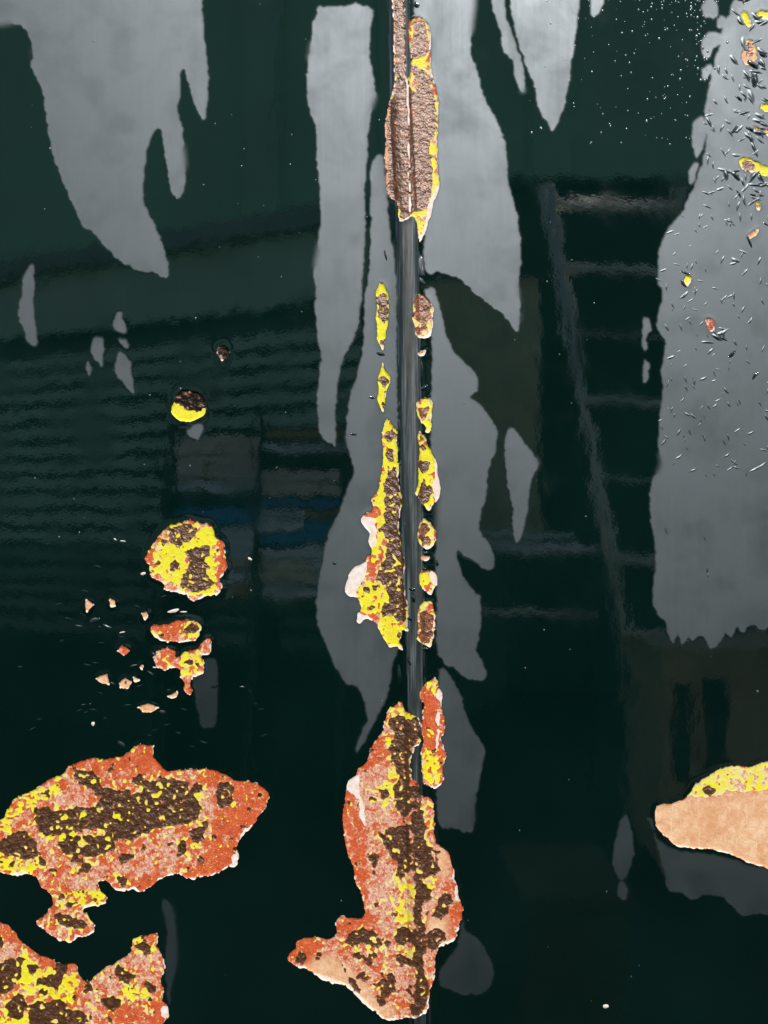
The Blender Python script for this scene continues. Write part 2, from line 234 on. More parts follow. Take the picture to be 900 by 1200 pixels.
patch('orange T-shaped patch with two rust holes', Z(*a, [(540,515),(555,485),(590,475),(615,490),(620,515),(650,490),(680,485),(700,475),(720,450),(742,440),(745,470),(735,500),(710,505),(718,530),(715,570),(685,580),(670,600),(678,630),(660,645),(645,620),(650,600),(628,585),(635,560),(615,545),(575,558),(550,535)]), rust=ZR(*a, [circ(660,530,15,12), circ(691,541,9,13)]),
  yellow=ZR(*a, [[(640,500),(710,505),(712,565),(640,580)], [(570,510),(600,510),(600,545),(575,545)]]), orange=ZR(*a, [[(540,515),(590,475),(620,515),(580,500)], [(690,490),(745,440),(740,490)], [(650,600),(670,600),(670,640)]]), yb=-0.12, pb=0.1, ragged=0.8)
for lab, q in [('cream triangular chip, leftmost of the chips below the round patch', [(300,310),(330,325),(305,352)]), ('small tan chip right of the cream triangular one', [(383,308),(400,310),(407,330),(390,334)]), ('small heart-shaped tan chip', [(497,355),(515,352),(518,368),(508,380)]), ('orange arrowhead chip', [(415,490),(430,470),(457,488),(435,503)]), ('cream wedge chip', [(338,585),(375,572),(381,607),(355,600)]), ('cream chip with a dark middle', [(420,600),(440,587),(462,598),(450,619),(425,619)]), ('tiny upright tan chip', [(488,545),(503,535),(502,559)]), ('tiny flat tan chip', [(466,578),(497,590),(475,599)]), ('tiny bent chip', [(588,645),(608,640),(622,626),(620,650),(600,656)]), ('lowest tan chip, shaped like a lip', [(488,688),(520,674),(554,690),(530,703),(505,703)])]:
    q = [(sum(x for x, _ in q) / len(q) * -.22 + 1.22 * x, sum(y for _, y in q) / len(q) * -.22 + 1.22 * y) for x, y in q]
    patch(lab, Z(*a, q), rust=ZR(*a, [circ(440, 601, 9, 5)]) if 'dark middle' in lab else (), tan=ZR(*a, [[(280,300),(640,300),(640,720),(280,720)]]) if 'orange' not in lab else (), yb=-0.5, pb=-0.02, ragged=0.5, rim=0.55)
patch('uppermost thin yellow sliver left of the seam', [(446,330),(451,337),(455,347),(456,360),(455,373),(454,383),(452,397),(449,412),(445,404),(442,397),(442,380),(440,372),(442,360),(440,345),(442,338)], rust=[[(443,346),(449,343),(454,350),(454,370),(452,381),(446,376),(443,362)], circ(449,400,2.5,5)], yellow=[[(430,320),(460,320),(460,420),(430,420)]], yb=0.4, pb=-0.2, ragged=0.4, rim=0.6)
a = (400, 400, 5.625)
patch('second thin yellow sliver left of the seam', Z(*a, [(269,135),(285,175),(305,205),(325,250),(318,290),(300,320),(290,380),(280,465),(265,450),(250,410),(235,380),(245,300),(240,240),(262,190)]), rust=ZR(*a, [[(250,245),(280,220),(312,245),(305,290),(285,305),(262,285)], [(280,310),(298,320),(290,370),(278,360)], circ(275,415,8,20)]), yellow=ZR(*a, [[(220,120),(330,120),(330,480),(220,480)]]), yb=0.4, pb=-0.1, ragged=0.4, rim=0.6)
patch('long ragged patch left of the seam with white lobes on its left side', [(454,490),(460,497),(467,507),(465,514),(465,524),(467,542),(467,555),(468,569),(471,580),(470,597),(468,615),(470,633),(471,650),(475,659),(473,677),(475,696),(479,710),(478,729),(479,740),(472,738),(471,747),(467,751),(471,758),(471,762),(463,757),(456,759),(450,749),(444,738),(440,729),(429,725),(423,731),(418,729),(419,719),(424,714),(418,701),(410,700),(404,692),(406,685),(408,674),(416,664),(427,659),(430,649),(433,652),(435,644),(431,633),(434,625),(428,619),(423,612),(425,604),(435,599),(437,593),(435,587),(439,579),(444,575),(444,571),(447,551),(449,533),(448,514),(449,503)],
  rust=[[(451,508),(457,501),(464,507),(463,515),(457,518),(452,513)], [(451,528),(455,524),(461,530),(463,540),(459,545),(453,540)], [(452,556),(462,550),(467,560),(468,575),(469,590),(469,605),(467,618),(468,632),(470,645),(474,660),(472,675),(474,695),(476,710),(476,725),(470,728),(462,725),(455,720),(450,724),(446,715),(452,710),(458,705),(455,695),(450,685),(442,675),(444,665),(450,660),(453,645),(453,630),(448,625),(444,618),(450,612),(452,600),(451,585),(452,575),(448,570)], circ(430,692,5), circ(439,688,4), circ(435,711,3.5), circ(445,711,3), [(466,742),(472,738),(470,748),(464,746)]],
  yellow=[[(448,500),(468,505),(468,550),(448,570)], [(440,575),(452,575),(452,620),(445,640),(436,660),(434,645),(444,615)], [(420,690),(455,682),(460,705),(450,720),(425,715)], [(442,725),(470,725),(470,760),(455,758)], [(464,615),(470,615),(471,640),(465,640)]],
  orange=[[(436,582),(447,580),(448,594),(440,600)], [(442,618),(448,640),(440,665),(430,682),(426,682),(437,655),(442,640)], circ(441,700,4.5), [(428,712),(440,722),(438,728),(428,722)], [(446,733),(455,733),(452,742)], [(427,604),(436,600),(442,612),(438,614)]],
  white=[[(402,692),(406,674),(416,663),(429,658),(430,668),(424,682),(417,692),(416,702),(408,702)], [(422,606),(435,606),(440,618),(440,640),(434,642),(430,633),(422,612)], [(417,720),(428,722),(440,730),(422,733)]], yb=0.1, pb=0.05, dots=5, ragged=0.6)
a = (420, 200, 6)
patch('rust-filled oval, uppermost of the beads right of the seam', Z(*a, [(395,900),(430,865),(470,880),(510,920),(530,970),(528,1050),(515,1150),(490,1180),(440,1180),(405,1160),(400,1100),(375,1040)]), rust=ZR(*a, [[(398,905),(440,868),(490,905),(515,950),(505,1050),(450,1070),(410,1060),(380,1040)], [(410,1110),(470,1090),(480,1130),(420,1150)]]), pale=ZR(*a, [[(500,930),(530,970),(520,1150),(480,1180),(490,1100)]]), orange=ZR(*a, [[(405,1060),(460,1070),(450,1100),(410,1110)]]), yb=0.28, pb=0.2, ragged=0.4, rb=0.35)
a = (400, 400, 5.625)
patch('tiny cream fleck below the rust-filled oval', Z(*a, [(498,78),(540,58),(562,60),(545,97),(510,97)]), rust=ZR(*a, [circ(535, 80, 8)]), tan=ZR(*a, [[(480,50),(600,50),(600,110),(480,110)]]), yb=-0.4, pb=0.5, ragged=0.3)
patch('small tan and rust bead right of the seam', Z(*a, [(490,410),(520,380),(545,370),(585,375),(605,410),(600,470),(595,540),(590,590),(565,608),(555,590),(560,560),(530,540),(500,490)]), rust=ZR(*a, [[(505,450),(545,430),(580,425),(575,465),(545,530),(515,495)]]), yellow=ZR(*a, [[(480,360),(620,360),(620,620),(480,620)]]), yb=0.05, pb=0.2, ragged=0.4, rb=0.4)
patch('club-shaped yellow and rust patch right of the seam with a white right edge', Z(*a, [(510,590),(540,610),(565,650),(575,700),(610,755),(630,810),(640,900),(650,960),(645,1030),(610,1070),(580,1120),(550,1090),(510,1040),(485,990),(510,930),(505,850),(510,760),(515,690),(500,640)]), rust=ZR(*a, [[(508,598),(550,640),(545,660),(508,655)], [(520,690),(570,690),(565,715),(525,720)], [(505,800),(540,785),(590,800),(580,850),(540,880),(510,850)], [(525,920),(550,900),(550,950),(530,950)], [(495,985),(530,950),(600,965),(600,1000),(570,1050),(540,1070),(510,1030)]]), yellow=ZR(*a, [[(505,720),(600,760),(610,960),(600,1090),(560,1100),(500,950)]]), white=ZR(*a, [[(605,755),(632,800),(655,990),(645,1040),(620,1050),(605,950),(622,870)]]), yb=0.2, ragged=0.4)
a = (390, 560, 5.457)
patch('oval rust bead with a cream rim, below the club-shaped patch', Z(*a, [(570,268),(600,265),(640,300),(662,350),(655,410),(630,445),(600,460),(560,430),(540,380),(545,320)]), rust=ZR(*a, [[(550,340),(570,285),(610,290),(615,330),(595,370),(605,400),(632,380),(632,415),(590,435),(560,400)]]), yellow=ZR(*a, [[(600,330),(640,310),(650,400),(610,380)]]), orange=ZR(*a, [[(630,290),(662,350),(650,380),(630,330)], [(545,380),(570,390),(580,430),(555,420)]]), yb=0.2, pb=0.2, ragged=0.3, rb=0.3)
patch('tiny tan fleck between two beads right of the seam', Z(*a, [(558,500),(622,498),(605,527),(575,527)]), tan=ZR(*a, [[(540,480),(640,480),(640,540),(540,540)]]), yb=-0.5, pb=0.3, ragged=0.3)
patch('pear-shaped yellow bead with a white right shoulder', Z(*a, [(555,600),(590,572),(640,590),(670,630),(668,680),(640,720),(635,750),(605,740),(565,700),(550,650)]), rust=ZR(*a, [[(560,605),(600,575),(630,592),(590,620)]]), yellow=ZR(*a, [[(550,620),(620,610),(620,660),(560,690)]]), orange=ZR(*a, [[(580,680),(615,650),(630,700),(605,735)]]), white=ZR(*a, [[(618,600),(672,620),(668,690),(632,665)], [(620,725),(640,725),(636,755),(620,745)]]), yb=0.1, ragged=0.3)
patch('lowest bead right of the seam, rust with a cream border', Z(*a, [(565,800),(595,790),(630,785),(640,820),(655,870),(655,960),(640,1050),(625,1085),(580,1060),(535,1030),(545,960),(540,870)]), rust=ZR(*a, [[(545,862),(630,862),(640,950),(620,1040),(570,1048),(545,1010),(565,950),(560,900)]]), orange=ZR(*a, [[(560,800),(630,800),(635,850),(560,855)], [(552,900),(575,900),(575,960),(555,970)]]), yb=0.25, pb=0.15, ragged=0.4, rb=0.3)
patch('long rust-covered strip over the seam at the top', [(458,-40),(466,-52),(474,-40),(474,0),(475,30),(475.5,60),(476,88),(479,95),(480,90),(482,75),(480,60),(478,30),(482,24),(490,18),(497,22),(503,30),(505,50),(504,70),(506,85),(510,100),(514,122),(513,150),(513,180),(514,200),(515,220),(508,236),(506,248),(501,262),(499,272),(492,284),(491,280),(488,262),(483,255),(478,258),(468,262),(466,245),(464,236),(455,230),(452,215),(453,200),(450,185),(452,165),(451,150),(453,135),(456,122),(460,110),(462,90),(461,60),(461,30),(459,0)],
  rust=[[(459,-40),(474,-40),(475,60),(477,96),(481,100),(482,110),(490,105),(483,80),(484,40),(485,26),(499,26),(501,62),(488,66),(490,82),(502,84),(507,110),(510,130),(509,160),(503,170),(506,190),(508,215),(503,232),(497,246),(487,248),(480,254),(470,258),(467,236),(463,230),(462,120),(463,90),(462,40)], [(455,134),(462,122),(463,235),(457,228),(454,210),(456,190),(453,170)], circ(457,145,3,5), circ(457,170,3.5,7), circ(457,192,3,5), circ(458,225,3,5)],
  yellow=[[(486,66),(500,64),(501,81),(488,82)], [(477,97),(484,95),(484,107),(477,105)], [(509,110),(514,122),(514,215),(508,215),(504,190),(502,172),(509,160)], [(485,246),(500,246),(497,266),(490,274)], [(486,128),(491,126),(492,132),(487,134)], [(487,143),(492,145),(491,152),(486,150)]],
  tan=[[(447,125),(457,120),(459,160),(456,236),(447,236)]], white=[[(503,236),(515,218),(506,250),(496,280),(491,283),(499,262)], [(503,66),(506,66),(510,98),(505,90)], [(476,100),(478.2,100),(480.4,180),(481.4,250),(479.2,250),(478,180)], [(459,-30),(460.4,-30),(462.4,60),(463,110),(461.2,110),(460.6,60)]], yb=0.12, pb=0.15, ragged=0.45, rb=0.15)
a = (600, 0, 3)
for lab, q, ru in [('yellow fleck, leftmost of the flecks in the top right corner', [(805,50),(820,35),(835,60),(842,90),(830,100),(812,80)], []), ('yellow arrow-shaped fleck cut by the right border near the top', [(845,45),(900,35),(930,45),(930,75),(880,68)], []), ('tan drop-shaped fleck with a yellow rim in the top right corner', [(825,145),(845,138),(860,165),(858,215),(835,228),(812,225),(808,190)], [[(828,160),(845,155),(848,205),(825,210)]]),
    ('small yellow fleck at the right border above the brown sliver', [(870,372),(905,362),(930,375),(925,405),(880,392)], []), ('brown sliver at the right border', [(845,440),(900,455),(930,465),(915,485),(870,467)], [[(860,448),(905,460),(900,475),(872,465)]]), ('largest yellow fleck, a club at the right border', [(795,565),(815,550),(850,558),(880,580),(920,590),(930,630),(870,614),(840,608),(810,597)], [[(806,568),(845,566),(862,590),(820,595)]]),
    ('tiny brown fleck below the yellow club', [(860,708),(876,715),(871,742),(857,736)], [circ(866, 725, 5, 8)]), ('slanted cream fleck below the yellow club', [(833,822),(866,800),(869,815),(840,842)], [])]:
    patch(lab, Z(*a, q), rust=ZR(*a, ru), yellow=ZR(*a, [[(780,20),(940,20),(940,860),(780,860)]]) if 'yellow' in lab else (), tan=ZR(*a, [[(780,100),(940,100),(940,860),(780,860)]]) if 'tan' in lab or 'cream' in lab else (), yb=0.25 if 'yellow' in lab else 0.0, pb=0.2, ragged=0.85, rb=0.25 if 'tan' in lab or 'club' in lab else 0)
a = (600, 300, 3)
patch('tiny yellow fleck alone in the dull right strip', Z(*a, [(610,68),(631,72),(628,97),(615,110),(605,90)]), yellow=ZR(*a, [[(590,60),(640,60),(640,120),(590,120)]]), yb=0.3, ragged=0.4)
patch('tiny orange fleck in the dull right strip', Z(*a, [(683,218),(708,222),(713,260),(697,265),(683,242)]), rust=ZR(*a, [circ(700, 242, 8, 10)]), yb=-0.4, pb=0.2, ragged=0.4)

DULL = [
 ('broad dull grey patch with three drip fingers, top left', [(-45,-50),(100,-55),(230,-50),(236,-10),(237,20),(240,45),(243,75),(244,100),(242,125),(239,140),(232,130),(226,115),(219,92),(215,80),(211,92),(212,115),(208,125),(212,140),(215,165),(217,190),(216,220),(208,232),(200,220),(197,200),(192,175),(190,155),(186,150),(178,160),(172,180),(168,210),(167,230),(172,245),(180,262),(190,285),(197,310),(195,325),(180,318),(165,318),(150,310),(135,300),(120,285),(108,272),(100,268),(90,250),(75,215),(62,180),(55,140),(48,100),(36,78),(38,60),(25,30),(-20,28),(-45,10)]),
 ('long dull streak, leftmost one near the left border', Z(0,300,3,[(115,30),(120,60),(118,150),(120,220),(130,310),(100,300),(85,260),(63,210),(68,170),(80,140),(80,90),(95,50)])),
 ('small dull triangle', Z(0,300,3,[(418,187),(432,220),(443,272),(415,265),(397,240)])),
 ('tiny dull fleck under the dull triangle', Z(0,300,3,[(415,292),(440,295),(453,325),(435,320)])),
 ('dull leaf-shaped patch left of the dull triangle', Z(0,300,3,[(345,287),(362,300),(362,390),(345,375),(322,335),(330,300)])),
 ('tiny dull leaf', Z(0,300,3,[(310,372),(320,400),(315,420),(303,400)])),
 ('dull leaf-shaped patch with a long lower tip', Z(0,300,3,[(415,338),(440,345),(462,385),(465,440),(472,485),(450,470),(430,440),(405,410)])),
 ('long dull strip left of the seam, top', [(372,10),(385,8),(434,8),(433,40),(434,70),(438,90),(440,110),(437,125),(432,150),(430,185),(427,220),(428,250),(427,280),(426,300),(424,345),(420,380),(412,400),(402,420),(396,445),(393,480),(393,525),(388,520),(376,510),(372,480),(372,455),(376,420),(374,400),(369,360),(370,345),(368,310),(373,290),(376,250),(374,210),(371,180),(370,150),(361,120),(360,90),(364,55)]),
 ('dull blotch hugging the left side of the seam', [(436,190),(446,182),(452,200),(454,240),(458,280),(464,330),(466,500),(468,700),(466,760),(460,775),(456,810),(445,835),(437,850),(425,872),(417,882),(423,860),(431,845),(428,830),(420,805),(405,800),(393,780),(382,755),(373,730),(371,700),(378,660),(385,625),(398,600),(405,580),(410,565),(415,550),(410,530),(406,520),(407,490),(410,465),(418,440),(425,410),(427,380),(428,345),(432,325),(434,280),(435,230)]),
 ('large bright dull patch right of the seam, top', [(490,-50),(552,-50),(556,-10),(554,30),(551,60),(560,85),(566,110),(578,135),(590,160),(594,185),(595,210),(600,230),(607,260),(610,290),(608,330),(609,355),(607,388),(595,375),(585,365),(578,360),(565,350),(552,340),(540,328),(525,322),(512,318),(503,320),(498,312),(496,290),(500,260),(500,220),(500,150),(495,110),(492,80),(488,40),(485,-10)]),
 ('dull patch with ragged drips right of the seam, middle', [(500,338),(508,336),(515,360),(520,380),(530,410),(545,425),(560,443),(558,460),(550,465),(565,475),(575,490),(583,505),(580,530),(572,550),(570,580),(565,595),(562,620),(575,640),(580,660),(572,668),(558,660),(545,650),(537,645),(536,655),(545,680),(558,695),(563,700),(563,740),(557,760),(565,775),(570,795),(560,797),(545,793),(535,785),(525,780),(517,770),(512,760),(512,700),(510,660),(512,600),(510,560),(505,520),(505,480),(506,400),(498,345)]),
 ('dull patch right of the seam, above the boot-shaped patch', [(515,786),(530,795),(540,815),(545,835),(560,865),(568,880),(563,910),(558,935),(555,970),(548,975),(530,970),(515,965),(512,925),(518,900),(517,850)]),
 ('faint dull leaf right of the boot-shaped patch', [(545,1090),(560,1100),(575,1125),(577,1150),(565,1165),(545,1165),(520,1155),(514,1140),(535,1110),(543,1070)]),
 ('bright dull tongue pointing down, top right of centre', [(596,-50),(680,-50),(680,-10),(676,30),(671,60),(668,90),(662,120),(655,140),(648,153),(640,140),(631,125),(626,100),(618,80),(610,55),(603,30),(596,-10)]),
 ('narrow dull sliver left of the bright dull tongue', [(576,-40),(588,-20),(594,20),(604,50),(614,82),(614,110),(605,95),(600,70),(590,60),(588,40),(578,10)]),
 ('small dull drip at the top border', [(695,-25),(706,-25),(707,0),(704,12),(693,17)]),
 ('wide dull strip full of blisters along the right border', [(930,-50),(880,-45),(868,-10),(860,0),(855,15),(848,30),(845,50),(838,70),(832,95),(828,115),(826,140),(828,165),(822,195),(810,225),(798,250),(785,265),(775,285),(772,295),(772,330),(777,345),(772,365),(770,385),(780,400),(777,420),(775,440),(777,460),(773,490),(772,520),(775,545),(766,560),(762,580),(763,610),(768,640),(767,680),(765,700),(768,715),(778,725),(782,740),(788,755),(793,742),(800,755),(806,746),(812,752),(820,744),(828,752),(832,760),(840,758),(846,748),(850,740),(856,748),(864,736),(870,742),(880,732),(895,736),(915,728),(945,735),(950,400),(945,0)]),
 ('small dull drip beside the blistered strip', [(815,140),(824,138),(828,152),(824,170),(817,185),(812,172),(811,155)]),
 ('thin dull drip beside the blistered strip', [(812,190),(818,192),(816,205),(809,216),(807,205)]),
 ('dull patch under the pale tan tongue', [(755,960),(762,962),(770,990),(778,1020),(785,1045),(800,1045),(812,1055),(825,1048),(845,1050),(855,1060),(870,1072),(890,1070),(940,1078),(960,1030),(915,1020),(880,1014),(840,1002),(800,997),(772,985),(764,960)]),
 ('dull spindle left of the pale tan tongue', [(735,955),(740,975),(742,1000),(735,1025),(728,1030),(718,1015),(720,990),(728,960)]),
 ('tiny dull spot below the dull spindle', [(730,1032),(736,1042),(733,1055),(724,1052),(725,1036)]),
 ('upper thin dull drip near the ladder reflection', [(755,373),(762,377),(763,386),(758,394),(758,404),(755,412),(753,398),(754,384)]),
 ('lower thin dull drip near the ladder reflection', [(755,425),(761,425),(759,440),(755,450),(753,438)]),
 ('dull drip near the right side of the middle dull patch', [(598,503),(606,507),(614,516),(623,530),(632,543),(625,555),(620,575),(618,600),(612,625),(605,637),(601,620),(600,590),(596,570),(592,540),(593,510)]),
 ('dull sliver by the bottom-left corner patch', [(190,1055),(203,1065),(206,1090),(208,1130),(202,1150),(197,1180),(194,1130),(196,1090)]),
 ('faint dull bar below the orange T-shaped patch', [(228,780),(252,772),(255,800),(254,845),(245,853),(236,850),(230,820)]),
 ('bright dull splash at the upper end of the blistered strip', [(822,5),(835,-4),(842,14),(834,22),(826,18)]),
 ('tiny dull splash beside the upper end of the blistered strip', [(840,22),(848,18),(851,28),(843,33)]),
 ('dull hook-shaped splash left of the blistered strip', [(823,46),(834,37),(847,41),(846,50),(836,55),(832,68),(825,66)]),
 ('tiny dull splash under the hook-shaped splash', [(824,80),(834,75),(833,86),(824,93)]),
 ('tiny dull chip below the yellow button', [(219,506),(231,498),(238,500),(236,512),(228,515)]),
]

# ------------------------------------------------------------------ raster fields
H = 1.25
X0, X1, Y0, Y1 = -60.0, 960.0, -60.0, 1260.0
NX, NY = int((X1 - X0) / H), int((Y1 - Y0) / H)
gx = X0 + (np.arange(NX) + 0.5) * H; gy = Y0 + (np.arange(NY) + 0.5) * H
XX, YY = np.meshgrid(gx, gy)
def vnoise(scale, seed, xs=1.0, ys=1.0):
    r = np.random.default_rng(seed)
    u = (XX - X0) / (scale * xs); v = (YY - Y0) / (scale * ys)
    lat = r.random((int(v.max()) + 3, int(u.max()) + 3))
    i = v.astype(int); j = u.astype(int); fu = u - j; fv = v - i
    fu = fu * fu * (3 - 2 * fu); fv = fv * fv * (3 - 2 * fv)
    return (lat[i, j] * (1 - fu) + lat[i, j + 1] * fu) * (1 - fv) + (lat[i + 1, j] * (1 - fu) + lat[i + 1, j + 1] * fu) * fv
def fbm(scale, seed, octv=3, **k):
    s = 0; a_ = 1; t = 0
    for o in range(octv):
        s = s + a_ * vnoise(scale / 2 ** o, seed * 17 + o, **k); t += a_; a_ *= 0.55
    return s / t
def blur(f, sig):
    sig = sig / H; r = max(1, int(3 * sig)); k = np.exp(-0.5 * (np.arange(-r, r + 1) / sig) ** 2); k /= k.sum()
    o = np.zeros_like(f, dtype=float); p = np.pad(f.astype(float), ((r, r), (0, 0)), mode='edge')
    for q in range(2 * r + 1): o += k[q] * p[q:q + f.shape[0]]
    p = np.pad(o, ((0, 0), (r, r)), mode='edge'); o = np.zeros_like(o)
    for q in range(2 * r + 1): o += k[q] * p[:, q:q + f.shape[1]]
    return o
def rounded(poly, n=3):
    P = [np.array(p, float) for p in poly]; out = []; m = len(P)
    for i in range(m):
        p0, p1, p2, p3 = P[i - 1], P[i], P[(i + 1) % m], P[(i + 2) % m]
        for k in range(n):
            t = k / n
            out.append(0.5 * (2 * p1 + (p2 - p0) * t + (2 * p0 - 5 * p1 + 4 * p2 - p3) * t * t + (3 * p1 - p0 - 3 * p2 + p3) * t ** 3))
    return out
def raster(poly, PX, PY):
    pa = np.array(poly); m = 8
    j0 = max(0, int((pa[:, 0].min() - m - X0) / H)); j1 = min(NX, int((pa[:, 0].max() + m - X0) / H) + 1)
    i0 = max(0, int((pa[:, 1].min() - m - Y0) / H)); i1 = min(NY, int((pa[:, 1].max() + m - Y0) / H) + 1)
    out = np.zeros((NY, NX), bool)
    if j1 <= j0 or i1 <= i0: return out
    x = PX[i0:i1, j0:j1]; y = PY[i0:i1, j0:j1]; ins = np.zeros(x.shape, bool)
    for (ax, ay), (bx, by) in zip(pa, np.roll(pa, -1, 0)):
        if ay == by: continue
        ins ^= ((ay > y) != (by > y)) & (x < (bx - ax) * (y - ay) / (by - ay) + ax)
    out[i0:i1, j0:j1] = ins; return out
def worley(scale, seed):
    r = np.random.default_rng(seed); u = (XX - X0) / scale; v = (YY - Y0) / scale
    i = v.astype(int) + 1; j = u.astype(int) + 1
    jx = r.random((i.max() + 3, j.max() + 3)); jy = r.random(jx.shape); best = np.full(u.shape, 9.0)
    for di in (-1, 0, 1):
        for dj in (-1, 0, 1):
            best = np.minimum(best, np.hypot(j + dj - 1 + jx[i + di, j + dj] - u, i + di - 1 + jy[i + di, j + dj] - v))
    return best
w7, w4 = worley(8.0, 91), worley(4.2, 92)
n1r = np.random.default_rng(77).random((NY, NX)) * 0.6 + np.random.default_rng(78).random((NY, NX)) * 0.4
n20, n10, n5, n3 = (fbm(22, 1), fbm(22, 2)), (fbm(9, 3), fbm(9, 4)), (fbm(4.5, 5), fbm(4.5, 6)), (fbm(2.6, 7, 2), fbm(2.6, 8, 2))
def warp(k): return (XX + k * (7 * (n10[0] - .5) + 5 * (n5[0] - .5) + 4.5 * (n3[0] - .5)), YY + k * (7 * (n10[1] - .5) + 5 * (n5[1] - .5) + 4.5 * (n3[1] - .5)))

GLOSS, DUL, SEAM, WHITE, PRIMER, YELLOW, RUST = range(7)
lab = np.zeros((NY, NX), np.int8); own = np.full((NY, NX), -1, np.int16)
dw = (XX + 2.6 * (n10[0] - .5) + 3.0 * (n5[0] - .5) + 1.5 * (n3[0] - .5), YY + 5 * (n10[1] - .5) + 3.5 * (n5[1] - .5) + 2 * (n3[1] - .5))
for k, (_, q) in enumerate(DULL):
    m = raster(rounded(q), *dw); lab[m] = DUL; own[m] = k
RCY = [-60, 0, 130, 260, 500, 800, 1000, 1180, 1260]; RCX = [466, 467, 470, 477, 481, 486, 489, 492, 493]
def rib_dx(X, Y): return X - np.interp(Y, RCY, RCX)
rdx = rib_dx(XX, YY)
m = (np.abs(rdx + 1.5 * (n20[0] - .5)) < np.interp(YY, [0, 500, 720, 860], [12.5, 12.5, 11, 7])); lab[m] = SEAM; own[m] = 0
pale = np.zeros((NY, NX)); tan = np.zeros((NY, NX))
patchmask = np.zeros((NY, NX), bool)
def multi(polys, PX, PY, rnd=3):
    m = np.zeros((NY, NX), bool)
    for q in polys: m |= raster(rounded(q, rnd), PX, PY)
    return m
for k, P in enumerate(PATCHES):
    wp = warp(0.62 * P['ragged'])
    m = raster(P['out'] if 'chip' in P['label'] else rounded(P['out'], 2), *wp)
    ii, jj = np.where(m)
    if not len(ii): continue
    i0, i1, j0, j1 = max(0, ii.min() - 14), min(NY, ii.max() + 15), max(0, jj.min() - 14), min(NX, jj.max() + 15)
    sl_ = (slice(i0, i1), slice(j0, j1)); M = m[sl_]
    w2 = warp(0.8 * P['ragged'])
    f = lambda key, s=2.0: blur(multi(P[key], *w2)[sl_], s) if len(P[key]) else np.zeros(M.shape)
    a3, a5, a10 = n3[0][sl_], n5[0][sl_], n10[0][sl_]; b3, b5, b10 = n3[1][sl_], n5[1][sl_], n10[1][sl_]
    rp = multi(P['rust'], *w2)[sl_] if len(P['rust']) else np.zeros(M.shape, bool)
    for _ in range(P['dots']):
        s = rng.integers(len(ii)); cx, cy = gx[jj[s]], gy[ii[s]]; r = 1.3 + 2.6 * rng.random() ** 2
        rp |= ((w2[0][sl_] - cx) ** 2 + ((w2[1][sl_] - cy) * (0.7 + .6 * rng.random())) ** 2) < r * r
    rb_ = blur(rp, 1.3); rwide = blur(rp, 4.0)
    rust = (blur(rp, 2.6) + 0.66 * (0.42 - w7[sl_]) + 0.5 * (0.42 - w4[sl_]) + 0.3 * (n1r[:, ::-1][sl_] - .5) + 0.4 * (a5 - .5) > 0.47) | (rwide + 0.9 * (b5 - .5) + P['rb'] * 0.5 > 0.84) | (rp & (rwide < .22))
    rust &= ~((rwide > .8) & (not P['dk']) & (b5 + .5 * b3 + .5 * (w7[sl_] - .4) > 0.955) & (P['rb'] == 0))
    big_ = 0.07 * (M.sum() > 12000)
    rimy = np.exp(-((blur(rust, 1.6) - .33) / .16) ** 2)
    yf = P['yb'] - big_ + 0.95 * (b5 - .5) + 0.45 * (b10 - .5) + 1.5 * (b3 - .5) + 0.5 * (n1r[sl_] - .5) + 0.12 * rwide + 0.22 * rimy + 0.36 * f('yellow') - 0.20 * f('orange', 3) - 0.08 * f('pale', 3) - 0.9 * f('tan', 2)
    yel = (yf > 0.20)
    # undercoat on the broken rims, widened low and right as painted lit edges
    e = blur(M, 2.2); gyv, gxv = np.gradient(blur(M, 3.5))
    gl = np.hypot(gxv, gyv) + 1e-6; low = (-gyv / gl) * 0.8 + (-gxv / gl) * 0.45
    rimw = P['rim'] * (0.05 + 0.20 * np.clip(low, -0.3, 1) + 0.5 * (a5 - .5) + 0.5 * (b10 - .5))
    whi = (e < 0.5 + rimw) | (f('white', 1.2) + .5 * (a5 - .5) > 0.5)
    L = np.full(M.shape, PRIMER, np.int8); L[yel] = YELLOW; L[rust] = RUST; L[whi & ~(rust & (f('white', 1.2) > .5) & (a5 > .62))] = WHITE
    lab[sl_][M] = L[M]; own[sl_][M] = k; patchmask[sl_] |= M
    # worn paler lines next to yellow and rust islands, pale and tan zones
    crk = np.exp(-((a3 - .5) / .035) ** 2) * (a5 > .42) + 0.8 * np.exp(-((b5 - .5) / .02) ** 2)
    isl = blur((L == YELLOW) | (L == RUST), 1.5)
    pl = P['pb'] + 0.22 + 0.30 * f('pale', 4) - 0.26 * f('orange', 3) + 1.0 * (a5 - .5) + 0.6 * (a10 - .5) + 1.1 * (a3 - .5) + 0.5 * (n1r[::-1][sl_] - .5) - 0.05 + 0.34 * crk + 0.46 * np.where(L == PRIMER, isl * (isl < .75), 0)
    ye = blur(L != YELLOW, 1.5); pl = np.where(L == YELLOW, P['pb'] + 0.20 + 0.45 * (ye * (ye > .2)) + 0.8 * (a5 - .5) + 0.6 * (a3 - .5) - 0.20 * f('yellow', 3), pl)
    pl = np.where(L == RUST, np.clip(P['rb'] * 1.3 + (b5 - .5) * 1.2 - .25, 0, 0.8) if P['rb'] > 0 else 0, pl)
    if P['dk']: pl = np.where(L == RUST, -1.0 + 0.9 * (a5 > .66), pl)
    pale[sl_][M] = pl[M]
    tf = np.clip(f('tan', 4) * 1.15 - 0.5 * (a5 - .3) * (f('tan', 4) < .97), 0, 1)
    tf = np.where(L == WHITE, np.clip((f('yellow', 4) + .4 * f('tan', 4)) * 0.8, 0, 0.85), tf)
    tan[sl_][M] = tf[M]

